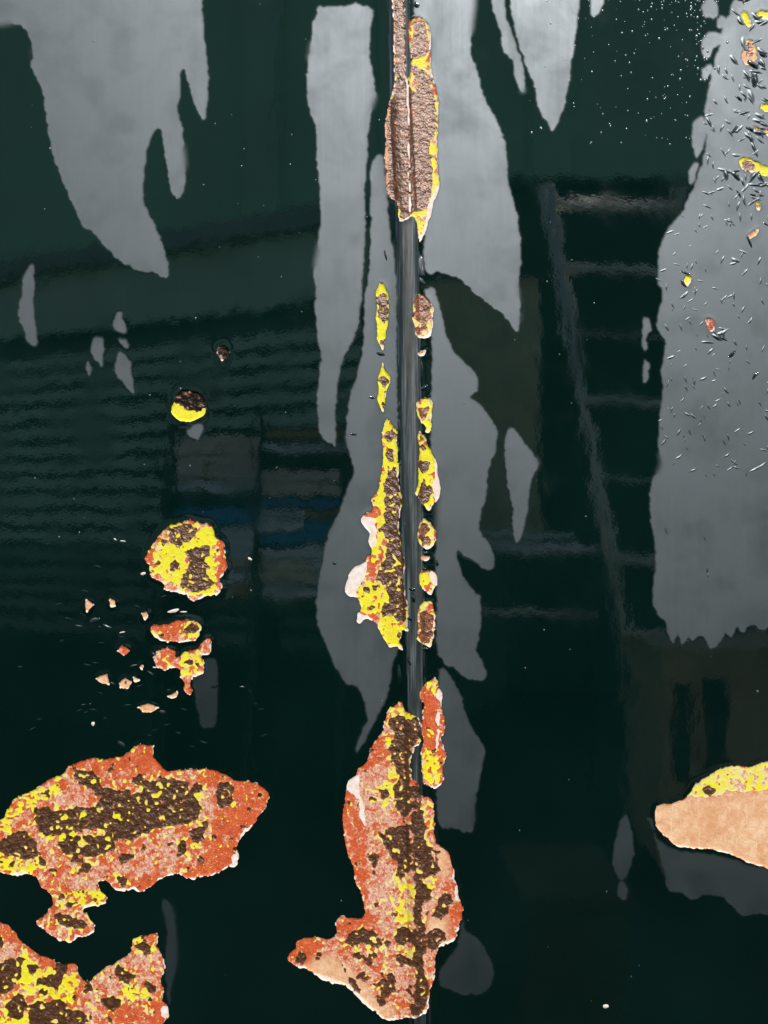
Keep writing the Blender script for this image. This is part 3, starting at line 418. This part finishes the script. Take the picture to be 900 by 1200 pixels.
# ------------------------------------------------------------------ relief (millimetres proud of the plate)
BASE = np.array([0.0, -0.06, -0.03, -0.38, -0.60, -0.78, -0.95])
layer = BASE[lab]
pm = blur(patchmask, 2.6)
lip = np.where(~patchmask, np.where(lab == DUL, 0.22, 0.48) * pm * (0.25 + 1.3 * n20[0]), 0.0)
dm = blur(lab == DUL, 1.4); men = np.where((lab == GLOSS), -0.10 * dm, 0.0)
rr = np.where(lab == RUST, 1.1 * (n5[0] - .35) + 0.5 * (n3[0] - .5), 0) + np.where((lab == YELLOW) | (lab == PRIMER) | (lab == WHITE), 0.22 * (n5[1] - .5) + 0.16 * (n3[1] - .5), 0)
rr += np.where(lab == SEAM, 0.35 * (fbm(6, 30, ys=6) - .5), 0)
layer = layer + lip + men
def profile(X, Y):
    d = rib_dx(X, Y)
    return 3.0 * np.clip(1 - (d / 12.5) ** 2, 0, 1) ** 0.62 + 1.3 * np.exp(-(d / 24) ** 2)
def cells_to_verts(f, op):
    p = np.pad(f, 1, mode='edge'); a_ = np.stack([p[:-1, :-1], p[1:, :-1], p[:-1, 1:], p[1:, 1:]]); return getattr(a_, op)(0)
VX, VY = np.meshgrid(X0 + np.arange(NX + 1) * H, Y0 + np.arange(NY + 1) * H)
full = lab.astype(np.int32) * 4096 + own
for _ in range(4):                                    # relax outlines so that no raster steps are left
    ve = np.zeros((NY + 1, NX + 1), bool); he = np.zeros((NY + 1, NX + 1), bool)
    ve[:-1, 1:-1] = full[:, 1:] != full[:, :-1]       # edge (i,j)-(i+1,j)
    he[1:-1, :-1] = full[1:, :] != full[:-1, :]       # edge (i,j)-(i,j+1)
    sx = np.zeros(VX.shape); sy = np.zeros(VX.shape); cnt = np.zeros(VX.shape)
    for A, B, E in (((slice(0, -1), slice(None)), (slice(1, None), slice(None)), ve[:-1]), ((slice(None), slice(0, -1)), (slice(None), slice(1, None)), he[:, :-1])):
        sx[A] += E * VX[B]; sy[A] += E * VY[B]; cnt[A] += E; sx[B] += E * VX[A]; sy[B] += E * VY[A]; cnt[B] += E
    g = cnt >= 2
    VX = np.where(g, 0.45 * VX + 0.55 * sx / np.maximum(cnt, 1), VX); VY = np.where(g, 0.45 * VY + 0.55 * sy / np.maximum(cnt, 1), VY)
HV = cells_to_verts(layer, 'max') + cells_to_verts(rr, 'mean') + profile(VX, VY)
edge = np.minimum.reduce([VX - X0, X1 - VX, VY - Y0, Y1 - VY]); HV = np.where(edge < 3, profile(VX, VY), HV)
VERT = np.stack([(VX - 450) * S, -HV * 1e-3, (600 - VY) * S], -1).reshape(-1, 3)
FAINT = {'faint dull bar': .35, 'faint dull block': .22, 'faint dull leaf': .5, 'under the pale tan': .6, 'dull spindle': .6, 'tiny dull spot': .6, 'dull sliver by the bottom': .5, 'above the boot-shaped': .85, 'narrow dull sliver': .8}  # weaker wear; also dims the lower patches to paint the light's falloff
wgt = np.array([next((v_ for k_, v_ in FAINT.items() if k_ in d[0]), 1.0) for d in DULL])
wm = np.where(lab == DUL, wgt[np.clip(own, 0, len(DULL) - 1)], 0.0)
wm = np.where(lab == DUL, wm * np.clip(0.90 + 0.6 * (fbm(34, 55, 4) - .35), 0.82, 1.0), wm)
soft = np.clip((fbm(60, 56) - .68) * 9, 0, 1)
fuzz = np.clip(blur(wm, 3.5) * 1.1 - 0.05, 0, 1)
wm = blur(wm, 0.6) * (1 - soft) + fuzz * soft
wm = np.clip(wm, 0, 1) * ~patchmask
WEAR = cells_to_verts(wm, 'mean').ravel()
PALE = cells_to_verts(pale, 'mean').ravel(); TAN = cells_to_verts(tan, 'mean').ravel()
IDX = np.arange((NY + 1) * (NX + 1)).reshape(NY + 1, NX + 1)
QUAD = np.stack([IDX[:-1, :-1], IDX[1:, :-1], IDX[1:, 1:], IDX[:-1, 1:]], -1)

# ------------------------------------------------------------------ object helpers
def finish(me, material, smooth=True):
    me.materials.append(material)
    if smooth: me.polygons.foreach_set('use_smooth', np.ones(len(me.polygons), bool))
    me.update(); return me
def quad_mesh(name, verts, quads, material, attrs=None, smooth=True):
    me = bpy.data.meshes.new(name); nq = len(quads)
    me.vertices.add(len(verts)); me.vertices.foreach_set('co', np.ascontiguousarray(verts, np.float32).ravel())
    me.loops.add(nq * 4); me.loops.foreach_set('vertex_index', np.ascontiguousarray(quads, np.int32).ravel())
    me.polygons.add(nq); me.polygons.foreach_set('loop_start', np.arange(0, nq * 4, 4, dtype=np.int32))
    me.update(calc_edges=True)
    for n_, v_ in (attrs or {}).items():
        at = me.attributes.new(n_, 'FLOAT', 'POINT'); at.data.foreach_set('value', np.ascontiguousarray(v_, np.float32))
    return finish(me, material, smooth)
BASEPT = Vector((0, 0, GROUND))
plate = bpy.data.objects.new('steel_plate', None); C.objects.link(plate); plate.location = BASEPT
plate['label'] = 'dark green painted steel plate with a vertical seam, peeling to orange, yellow and rust'
plate['category'] = 'steel plate'
def part(name, me, parent, label=None, kind=None):
    o = bpy.data.objects.new(name, me); C.objects.link(o); o.parent = parent
    if parent is plate: o.location = -BASEPT
    if label: o['label'] = label
    if kind: o['kind'] = kind
    return o
def cells_part(name, mask, material, parent, label=None, kind=None, attrs=False):
    q = QUAD[mask]; u, inv = np.unique(q, return_inverse=True)
    at = dict(pale=PALE[u], tan=TAN[u]) if attrs else dict(wear=WEAR[u])
    return part(name, quad_mesh(name, VERT[u], inv.reshape(-1, 4), material, at), parent, label, kind)
def components(mask):
    seen = np.zeros(mask.shape, bool); out = []
    for i, j in zip(*np.where(mask)):
        if seen[i, j]: continue
        st = [(i, j)]; seen[i, j] = True; comp = []
        while st:
            a_, b_ = st.pop(); comp.append((a_, b_))
            for c_, d_ in ((a_ + 1, b_), (a_ - 1, b_), (a_, b_ + 1), (a_, b_ - 1)):
                if 0 <= c_ < mask.shape[0] and 0 <= d_ < mask.shape[1] and mask[c_, d_] and not seen[c_, d_]:
                    seen[c_, d_] = True; st.append((c_, d_))
        out.append(comp)
    return out

# ------------------------------------------------------------------ the plate: coat, seam, dull patches, peeled patches
coat = cells_part('paint_coat', lab == GLOSS, MAT['gloss'], plate)
for comp in components(lab == SEAM):
    ca = np.array(comp); one = np.zeros(lab.shape, bool); one[ca[:, 0], ca[:, 1]] = True
    cells_part('weld_seam' if len(comp) > 2000 else 'seam_edge', one, MAT['seam'], plate, 'raised rounded seam bar with scuffed dark paint' if len(comp) > 2000 else None)
dull_obj = []
for k, (lb, _) in enumerate(DULL):
    mk = (lab == DUL) & (own == k)
    dull_obj.append(cells_part('dull_patch', mk, MAT['gloss'], plate, lb) if mk.any() else None)
LAYMAT = {WHITE: 'white', PRIMER: 'primer', YELLOW: 'yellow', RUST: 'rust'}
SUB = {WHITE: 'white_undercoat', PRIMER: 'orange_primer', YELLOW: 'yellow_primer'}
SPK = {WHITE: 'undercoat_specks', PRIMER: 'orange_specks', YELLOW: 'yellow_specks', RUST: 'rust_specks'}
n_spots = 0
for k, P in enumerate(PATCHES):
    mk = (own == k) & (lab >= WHITE)
    if not mk.any(): continue
    ii, jj = np.where(mk); i0, i1, j0, j1 = ii.min(), ii.max() + 1, jj.min(), jj.max() + 1
    cnt = {t: int(((lab == t) & mk).sum()) for t in (PRIMER, YELLOW, WHITE, RUST)}
    basel = PRIMER if cnt[PRIMER] > 0.15 * mk.sum() else max(cnt, key=cnt.get)
    root = cells_part('peeled_patch', mk & (lab == basel), MAT[LAYMAT[basel]], plate, P['label'], attrs=True)
    for t in (PRIMER, YELLOW, WHITE, RUST):
        if t == basel or not cnt[t]: continue
        sub = (mk & (lab == t))[i0:i1, j0:j1]; rest = np.zeros(sub.shape, bool)
        for comp in components(sub):
            ca = np.array(comp); one = np.zeros(sub.shape, bool); one[ca[:, 0], ca[:, 1]] = True
            if len(comp) < (14 if t == RUST else 45): rest |= one; continue
            fm = np.zeros(lab.shape, bool); fm[i0:i1, j0:j1] = one; n_spots += 1
            cells_part(SUB.get(t, 'rust_spot'), fm, MAT[LAYMAT[t]], root, attrs=True)
        if rest.any():
            fm = np.zeros(lab.shape, bool); fm[i0:i1, j0:j1] = rest
            cells_part(SPK[t], fm, MAT[LAYMAT[t]], root, kind='stuff', attrs=True)
print('rust spots', n_spots)

# the plate goes on beyond the frame: plain coat round the detailed field, seam bar running through
PXL, PXR, PYT, PYB = -2300.0, 3200.0, -1500.0, 600 - GROUND / S
xs = np.concatenate([np.linspace(PXL, X0, 8), X0 + np.arange(1, NX) * H, np.linspace(X1, PXR, 8)])
def strip(x, ys):
    gX, gY = np.meshgrid(x, ys); v = np.stack([(gX - 450) * S, -profile(gX, gY) * 1e-3, (600 - gY) * S], -1).reshape(-1, 3)
    ix = np.arange(gX.size).reshape(gX.shape); return v, np.stack([ix[:-1, :-1], ix[1:, :-1], ix[1:, 1:], ix[:-1, 1:]], -1).reshape(-1, 4)
vv, qq, off = [], [], 0
for x, y in ((xs, np.linspace(PYT, Y0, 4)), (xs, np.linspace(Y1, PYB, 4)), (np.linspace(PXL, X0, 8), np.linspace(Y0, Y1, 4)), (np.linspace(X1, PXR, 8), np.linspace(Y0, Y1, 4))):
    v, q = strip(x, y); vv.append(v); qq.append(q + off); off += len(v)
part('paint_coat', quad_mesh('paint_coat_outer', np.concatenate(vv), np.concatenate(qq), MAT['gloss']), plate)
bv = [((x - 450) * S, y, (600 - yy) * S) for y in (0.0015, 0.012) for x, yy in ((PXL, PYT), (PXL, PYB), (PXR, PYB), (PXR, PYT))]
bq = [(0, 1, 2, 3), (7, 6, 5, 4), (0, 4, 5, 1), (1, 5, 6, 2), (2, 6, 7, 3), (3, 7, 4, 0)]
part('steel_core', quad_mesh('steel_core', np.array(bv), np.array(bq), m_plain('bare steel', (0.12, 0.11, 0.10), 0.5, 0.2, 8, 0.6), smooth=False), plate)

# ------------------------------------------------------------------ blisters, flakes and specks on the paint
def lens_mesh(name, bend, material, rough=0.12, seed=0, sharp=1.0):
    r = random.Random(seed); nu, nr = 10, 4; v = [(0, -sharp, 0)]
    for q in range(1, nr + 1):
        t = q / nr
        for k in range(nu):
            th = 2 * math.pi * k / nu; x = t * math.cos(th) * (1 + rough * (r.random() - .5)); z = t * math.sin(th) * (1 + rough * (r.random() - .5))
            z += bend * (x * x - .3); v.append((x, -sharp * (0.5 + 0.5 * math.cos(math.pi * t)) + 0.02 * (q == nr), z))
    fcs = [(0, 1 + k, 1 + (k + 1) % nu) for k in range(nu)]
    for q in range(nr - 1):
        for k in range(nu):
            a_, b_ = 1 + q * nu + k, 1 + q * nu + (k + 1) % nu; fcs.append((a_, a_ + nu, b_ + nu, b_))
    me = bpy.data.meshes.new(name); me.from_pydata(v, [], fcs); return finish(me, material)
BL = [lens_mesh('blister', b, MAT['blister'], 0.25, k) for k, b in enumerate((0, 0.5, -0.5, 0.9, -0.2, 0.25))]
BD = [lens_mesh('blister', b, MAT['blister'], 0.25, 40 + k) for k, b in enumerate((0, 0.5, -0.5, 0.9, -0.2, 0.25))]
BG = [lens_mesh('blister', b, MAT['gloss'], 0.3, 20 + k) for k, b in enumerate((0, 0.5, -0.5))]
FLAT = {}
def place_blister(meshes, px, py, ln, wd, ht, ang, parent):
    i, j = int((py - Y0) / H), int((px - X0) / H)
    if not (0 <= i < NY and 0 <= j < NX) or patchmask[i, j]: return
    o = bpy.data.objects.new('blister', random.choice(meshes)); C.objects.link(o); o.parent = parent
    o.location = Vector(((px - 450) * S, -float(layer[i, j] + profile(np.array(px), np.array(py))) * 1e-3, (600 - py) * S))
    if parent is plate: o.location -= BASEPT
    o.scale = (ln * S / 2, min(ht, wd * .30) * S * FLAT.get(meshes[0].name, 1.0), wd * S / 2); o.rotation_euler = (0, ang, 0)
strip_k = [k for k, d in enumerate(DULL) if 'full of blisters' in d[0]][0]; strip_o = dull_obj[strip_k]
cand = 0; cnt_b = 0
while cnt_b < 205 and cand < 6000:
    cand += 1; px = random.uniform(762, 905); py = random.uniform(60, 560) if random.random() < .86 else random.uniform(0, 700)
    i, j = int((py - Y0) / H), int((px - X0) / H)
    if lab[i, j] != DUL or own[i, j] != strip_k or pm[i, j] > .04: continue
    big = max(0, (px - 800) / 100) * max(0, 1 - py / 500)
    ln = random.uniform(5.5, 12) + 6 * big * random.random(); wd = ln * random.uniform(.17, .30) + 1.0 * big
    place_blister(BD if random.random() > .35 * big else BL, px, py, ln, wd, wd * random.uniform(.10, .24) + .4 * big, random.choice((random.uniform(-1.2, -.2), random.uniform(.2, 1.3), random.gauss(1.5, .3))), strip_o); cnt_b += 1
for px, py, ln, wd, ang in [(884,92,24,9,1.45),(880,112,20,8,1.2),(893,60,16,7,.5),(868,25,14,6,.9),(889,142,18,6,.3),(878,160,16,5,.6),(850,200,22,5,.25),(894,75,14,5,1.2),(886,20,16,6,.8),(890,215,12,4,-.3),(880,152,14,5,.5),(872,132,16,4,-.3),(831,143,15,4,1.1),(840,395,16,6,.5),(846,390,14,5,-.4),(832,377,12,4,.9),(802,346,14,4,-.7),(862,305,12,5,.4),(888,548,26,3,-.5),(829,401,16,4,.05),(885,440,12,4,-.9),(858,415,12,5,-.8)]:
    place_blister(BG if random.random() < .2 else BL, px, py, ln, wd, random.uniform(.9, 1.6), ang, strip_o)
for px, py, ln, wd, ang in [(493,312,26,9,1.5),(494,330,12,6,.9),(496,352,10,5,.5),(494,430,16,3,1.5),(496,455,14,5,-.5),(452,300,14,3,1.3),(491,300,14,3,1.4),(447,415,12,5,.2),(498,585,12,5,1.0),(437,466,10,3,0),(414,509,9,3.5,.1),(392,660,5,4,0),(487,6,10,8,.5),(468,790,26,5,1.5),(480,775,12,4,1.2),(484,700,12,6,1.4),(483,690,8,5,.3),(481,725,8,5,.6),(512,660,9,4,1.5),(496,648,14,4,0),(496,760,16,4,0)]:
    place_blister(BG, px, py, ln, wd, random.uniform(.9, 1.8), ang, plate)
for _ in range(48):                                     # crowded curls near the top of the right border
    px = random.triangular(845, 905, 893); py = random.uniform(-5, 265); ln = random.uniform(8, 19)
    place_blister(BG if random.random() < .2 else BL, px, py, ln, ln * random.uniform(.2, .42), random.uniform(.8, 2.0), random.uniform(-.9, 1.5), strip_o)
for P in PATCHES:                                       # curled black lips round the flecks in the dull strip
    cx = sum(x for x, _ in P['out']) / len(P['out']); cy = sum(y for _, y in P['out']) / len(P['out'])
    if cx > 780 and cy < 420:
        for _ in range(2):
            x, y = random.choice(P['out']); place_blister(BG, cx + (x - cx) * 1.5 + random.gauss(0, 3), cy + (y - cy) * 1.6 + random.gauss(0, 3), random.uniform(8, 18), random.uniform(2, 3.6), random.uniform(1.0, 2.0), random.uniform(-.6, 1.2), strip_o)
for _ in range(60):                                   # slight flakes in the coat round the small chips
    px = random.gauss(150, 75); py = random.gauss(790, 70)
    if 10 < px < 330 and 620 < py < 900: place_blister(BG if random.random() < .75 else BL, px, py, random.uniform(5, 12), random.uniform(2, 4.5), random.uniform(.2, .5), random.uniform(-.5, .7), plate)
for px, py, ln, wd, ang in [(168,672,7,3.5,-.2),(203,716,13,4,-.25),(215,717,8,2,0),(135,632,4,1.5,.6),(144,634,7,1.5,.1),(143,741,7,1.5,-.2),(109,848,4,5,0),(182,782,6,2,0),(710,1179,7,5,0),(293,655,6,3,.5)]:
    place_blister([lens_mesh('white_fleck', .2, MAT['white'], .4, int(px))], px, py, ln, wd, .8, ang, plate)
# specks: tiny glossy beads on the paint, far too many and too small to pick apart
dv, dq, k0 = [], [], 0
oct_ = [(0, -1, 0)] + [(math.cos(k * math.pi / 3) * .72, -.68, math.sin(k * math.pi / 3) * .72) for k in range(6)] + [(math.cos(k * math.pi / 3), 0.05, math.sin(k * math.pi / 3)) for k in range(6)]
ofc = [(0, 1 + k, 1 + (k + 1) % 6) for k in range(6)] + [(1 + k, 7 + k, 7 + (k + 1) % 6, 1 + (k + 1) % 6) for k in range(6)]
spots = []
for _ in range(170): spots.append((random.triangular(600, 850, 810), 170 * random.random() ** 1.7, random.uniform(.45, 1.5)))
for _ in range(150): spots.append((random.uniform(0, 900), 1190 * random.random() ** 1.5, random.uniform(.4, .95)))
for _ in range(60): spots.append((random.gauss(827, 12), random.uniform(-5, 95), random.uniform(.6, 2.0)))
for px, py, r in spots:
    i, j = int((py - Y0) / H), int((px - X0) / H)
    if not (0 <= i < NY and 0 <= j < NX) or patchmask[i, j] or (lab[i, j] == DUL and random.random() < .7): continue
    bx, by, bz = (px - 450) * S, -float(layer[i, j] + profile(np.array(px), np.array(py))) * 1e-3, (600 - py) * S
    st = random.uniform(.8, 1.7); rr_ = r * S
    for x, y, z in oct_: dv.append((bx + x * rr_, by + y * rr_ * .34, bz + z * rr_ * st))
    dq += [tuple(q + k0 for q in f_) for f_ in ofc]; k0 += len(oct_)
me = bpy.data.meshes.new('paint_specks'); me.from_pydata(dv, [], dq)
part('paint_specks', finish(me, MAT['drop']), plate, 'scattered tiny shiny specks on the paint', 'stuff')

# ------------------------------------------------------------------ the yard behind the lens, seen as reflections in the gloss
def box_mesh(name, boxes, material):
    v, f_ = [], []
    for (x0, x1, y0, y1, z0, z1) in boxes:
        b = len(v); v += [(x, y, z) for z in (z0, z1) for x, y in ((x0, y0), (x1, y0), (x1, y1), (x0, y1))]
        f_ += [tuple(b + q for q in t) for t in ((3, 2, 1, 0), (4, 5, 6, 7), (0, 1, 5, 4), (1, 2, 6, 5), (2, 3, 7, 6), (3, 0, 4, 7))]
    me = bpy.data.meshes.new(name); me.from_pydata(v, [], f_); return finish(me, material, False)
def thing(name, label, cat, loc, rz=0):
    o = bpy.data.objects.new(name, None); C.objects.link(o); o.location = loc; o.rotation_euler = (0, 0, rz)
    o['label'] = label; o['category'] = cat; return o
def child(name, me, parent):
    o = bpy.data.objects.new(name, me); C.objects.link(o); o.parent = parent; return o
def tube_mesh(name, p0, p1, r, material, n=10):
    p0, p1 = Vector(p0), Vector(p1); d = (p1 - p0).normalized(); u = d.orthogonal().normalized(); w_ = d.cross(u); v = []
    for p in (p0, p1): v += [p + u * math.cos(2 * math.pi * k / n) * r + w_ * math.sin(2 * math.pi * k / n) * r for k in range(n)]
    f_ = [(k, (k + 1) % n, n + (k + 1) % n, n + k) for k in range(n)] + [tuple(range(n - 1, -1, -1)), tuple(range(n, 2 * n))]
    me = bpy.data.meshes.new(name); me.from_pydata([tuple(q) for q in v], [], f_); return finish(me, material)
def at(px, py, L): k = S * (D + L) / D; return Vector(((px - 450) * k, -L, (600 - py) * k))

gm = bpy.data.meshes.new('ground'); gm.from_pydata([(-150, -150, GROUND), (150, -150, GROUND), (150, 150, GROUND), (-150, 150, GROUND)], [], [(0, 1, 2, 3)])
g = bpy.data.objects.new('ground', finish(gm, m_plain('dark asphalt yard', (0.035, 0.034, 0.032), 0.9, 0.3, 3))); C.objects.link(g); g['kind'] = 'structure'

# corrugated shed: siding of horizontal ridges, a little nearer on the right
R_, Lf = at(425, 262, 4.0), at(-120, 380, 5.7)
sh = thing('corrugated_shed', 'grey shed of horizontal corrugated siding, seen only as a reflection on the left', 'shed', (R_.x, R_.y, GROUND), math.atan2(R_.y - Lf.y, R_.x - Lf.x))
top = R_.z - GROUND; ln = 4.5; pitch = 0.105; nseg = int(top / pitch * 8)
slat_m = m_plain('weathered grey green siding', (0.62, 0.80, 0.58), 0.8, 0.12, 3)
child('back_board', box_mesh('back_board', [(-ln, -0.07, -0.16, -0.12, 0, top)], m_plain('dark backing for ridge shade', (0.13, 0.17, 0.14), 0.9)), sh)  # dark colour stands in for the shade between the siding ridges
sm = box_mesh('slat', [(-ln, 0, -0.03, 0.0, 0.0, 0.062)], slat_m)
child('fade_board', box_mesh('fade_board', [(-ln, -0.07, -0.11, 0.02, 0, 0.5)], m_plain('dark plinth', (0.03, 0.04, 0.035), 0.9)), sh)  # added dark board, makes the reflected siding fade out at its foot
sm2 = box_mesh('slat', [(-ln, 0, -0.03, 0.0, 0.0, 0.062)], m_plain('grey green siding darkened for fade', (0.26, 0.34, 0.28), 0.8, 0.2, 3))  # darker copy of the siding, paints the reflection's fade lower down
child('fascia', box_mesh('fascia', [(-ln, 0, -0.05, 0.012, top - 0.36, top - 0.004)], slat_m), sh)
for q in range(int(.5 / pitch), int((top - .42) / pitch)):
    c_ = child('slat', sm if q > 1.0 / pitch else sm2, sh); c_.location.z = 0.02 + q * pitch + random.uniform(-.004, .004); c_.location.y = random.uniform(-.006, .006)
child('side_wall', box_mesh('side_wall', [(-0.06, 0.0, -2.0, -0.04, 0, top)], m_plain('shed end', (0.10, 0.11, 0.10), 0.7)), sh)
child('eave', box_mesh('eave', [(-ln, 0.05, -2.1, 0.10, top, top + 0.10)], m_plain('shed eave', (0.30, 0.31, 0.30), 0.6)), sh)

# taller plain building behind everything
bl = thing('plain_building', 'tall plain pale building filling the top of the reflection', 'building', (0, -9.0, GROUND))
wallm = m_plain('pale render', (0.46, 0.74, 0.52), 0.8, 0.08, 0.6)
child('wall', box_mesh('wall', [(-9, 9, -4, 0, 0, 7.2)], wallm), bl)
child('roof', box_mesh('roof', [(-9.2, 9.2, -4.2, 0.2, 7.2, 7.4)], m_plain('roof edge', (0.2, 0.2, 0.2))), bl)
for x0 in (-4.6, -1.4, 1.5, 4.6):
    child('pilaster', box_mesh('pilaster', [(x0, x0 + 0.35, 0, 0.22, 0, 7.15)], wallm), bl)

# two-bay rack of stacked goods in front of the shed
p = at(288, 700, 3.2)
RKM = 0.65
rk = thing('storage_rack', 'two-bay rack of tan, white and blue goods, seen as a reflection', 'rack', (p.x, p.y, GROUND), 0.10)
rk.rotation_euler.x = 0.16
zb = p.z - GROUND; kk = S * (D + 3.2) / D
dark = m_plain('dark rack steel', (0.03, 0.035, 0.035), 0.5)
for x0 in (-118, -4, 108): child('post', box_mesh('post', [(x0 * kk, (x0 + 9) * kk, -.5, .03, 0, zb + 225 * kk)], dark), rk)
tanm, whm, blm, brm = m_plain('tan board', (0.88, 0.74, 0.56), 0.5, 0.2, 14, RKM), m_plain('white board', (0.93, 0.93, 0.90), 0.5, 0.2, 14, RKM), m_plain('blue sheet', (0.10, 0.32, 0.60), 0.5, 0.2, 14, RKM), m_plain('brown board', (0.55, 0.32, 0.16), 0.5, 0.2, 14, RKM)
for x0, x1, rows in ((-108, -6, [(0, 30, brm), (34, 88, whm), (92, 112, blm), (116, 128, dark), (132, 145, whm), (149, 205, tanm)]), (7, 106, [(0, 14, dark), (18, 62, whm), (66, 96, blm), (98, 106, brm), (110, 122, blm), (126, 160, tanm), (164, 176, dark), (180, 190, whm), (192, 198, dark), (200, 212, brm)])):
    for z0, z1, mm in rows:
        nb = max(1, int((z1 - z0) / 13)); st = (z1 - z0) / nb
        for q in range(nb):
            m2 = random.choice((mm, mm, mm, whm, tanm)); za = z0 + q * st; cut = random.uniform(.35, .8); xm = x0 + (x1 - x0) * cut
            child('board', box_mesh('board', [(x0 * kk, xm * kk, -.45, random.uniform(-.02, .02), zb + za * kk, zb + (za + st * .86) * kk)], m2), rk)
            child('board', box_mesh('board', [((xm + .6) * kk, x1 * kk, -.45, random.uniform(-.02, .02), zb + za * kk, zb + (za + st * .86) * kk)], random.choice((mm, mm, m2))), rk)
child('shelf', box_mesh('shelf', [(-118 * kk, 117 * kk, -.48, .0, zb - .06, zb - .01)], dark), rk)

# ladder on the right
ld = thing('ladder', 'pale metal ladder leaning to the left, seen as a reflection', 'ladder', (*at(790, 900, 3.0).xy, GROUND))
lm = m_plain('pale aluminium', (0.95, 0.90, 0.78), 0.62, 0.05, 10, 0.85)
o_ = ld.location
def lp(px, py, L=3.0): return at(px, py, L) - o_
def rail(x, y): return (x + (y - 230) * 0.178, y)
ybot = 600 - GROUND / (S * 5) ; 
for x0 in (640, 800):
    child('rail', tube_mesh('rail', lp(*rail(x0, 218)), lp(*rail(x0, ybot)), 0.024, lm), ld)
for yy in (238, 312, 390, 468, 560, 655, 740, 830):
    a_ = rail(640, yy); b_ = rail(800, yy + 10); child('rung', tube_mesh('rung', lp(*a_), lp(*b_), 0.020 if yy in (238, 312, 468, 655) else 0.006, lm), ld)

# dark block added to darken the reflection behind the ladder
a_, b_ = at(560, 300, 6.0), at(1150, 222, 6.0)
an = thing('dark_backdrop', 'low dark block added behind the ladder to set off its reflection', 'building', ((a_.x + b_.x) / 2, -6.0, GROUND))
hw = (b_.x - a_.x) / 2; hh = b_.z - GROUND
child('wall', box_mesh('wall', [(-hw, hw, -1.5, 0, 0, hh)], m_plain('dark green backdrop', (0.05, 0.09, 0.075), 0.8, 0.3, 1.2)), an)
child('roof', box_mesh('roof', [(-hw - .1, hw + .1, -1.6, .08, hh, hh + .06)], m_plain('dark backdrop top', (0.08, 0.08, 0.08), 0.8)), an)
# trestle with two rails left of the ladder
ts = thing('trestle', 'low pale trestle with two horizontal rails, seen as a reflection', 'trestle', (*at(620, 800, 3.6).xy, GROUND))
o_ = ts.location; lp2 = lambda px, py: at(px, py, 3.6) - o_
for yy, r in ((629, .016), (646, .034), (721, .02)): child('rail', tube_mesh('rail', lp2(520, yy - 3), lp2(700 if yy > 640 else 675, yy), r, whm if yy < 700 else tanm), ts)
for xx in (530, 690): child('post', tube_mesh('post', lp2(xx, 625), Vector((lp2(xx, 625).x, 0, 0)), .02, dark), ts)

# olive screen panel, brown cabinet, small box on the ground
def boxed(name, label, cat, px0, px1, py0, L, depth, m1, extra=None, z0=0.0):
    a_, b_ = at(px0, py0, L), at(px1, py0, L)
    t = thing(name, label, cat, ((a_.x + b_.x) / 2, -L, GROUND)); hw = (b_.x - a_.x) / 2; hh = a_.z - GROUND
    child('body', box_mesh('body', [(-hw, hw, -depth, 0, z0, hh)], m1), t)
    if z0:
        for xx in (-hw + .05, hw - .08): child('leg', box_mesh('leg', [(xx, xx + .03, -depth, -.01, 0, z0)], dark), t)
    child('top_board', box_mesh('top_board', [(-hw - .01, hw + .01, -depth - .01, .012, hh, hh + .02)], m1), t)
    for (u0, u1, v0, v1) in extra or []:
        child('opening', box_mesh('opening', [(-hw + 2 * hw * u0, -hw + 2 * hw * u1, -.02, .006, hh * v0, hh * v1)], dark), t)
    return t
boxed('screen_panel', 'olive screen panel reflected right of the seam', 'screen', 500, 632, 330, 4.4, .05, m_plain('olive canvas', (0.74, 0.66, 0.40), 0.8), z0=-GROUND - 0.20)
boxed('cabinet', 'brown cabinet with two dark openings, reflected at the right', 'cabinet', 775, 960, 765, 2.6, .5, m_plain('brown boards', (0.6, 0.42, 0.28), 0.7), [(.07, .19, .40, .86), (.26, .42, .40, .88)])
boxed('crate', 'small brown crate reflected near the bottom', 'crate', 615, 735, 1062, 1.2, .3, m_plain('crate brown', (0.07, 0.045, 0.03), 0.7))
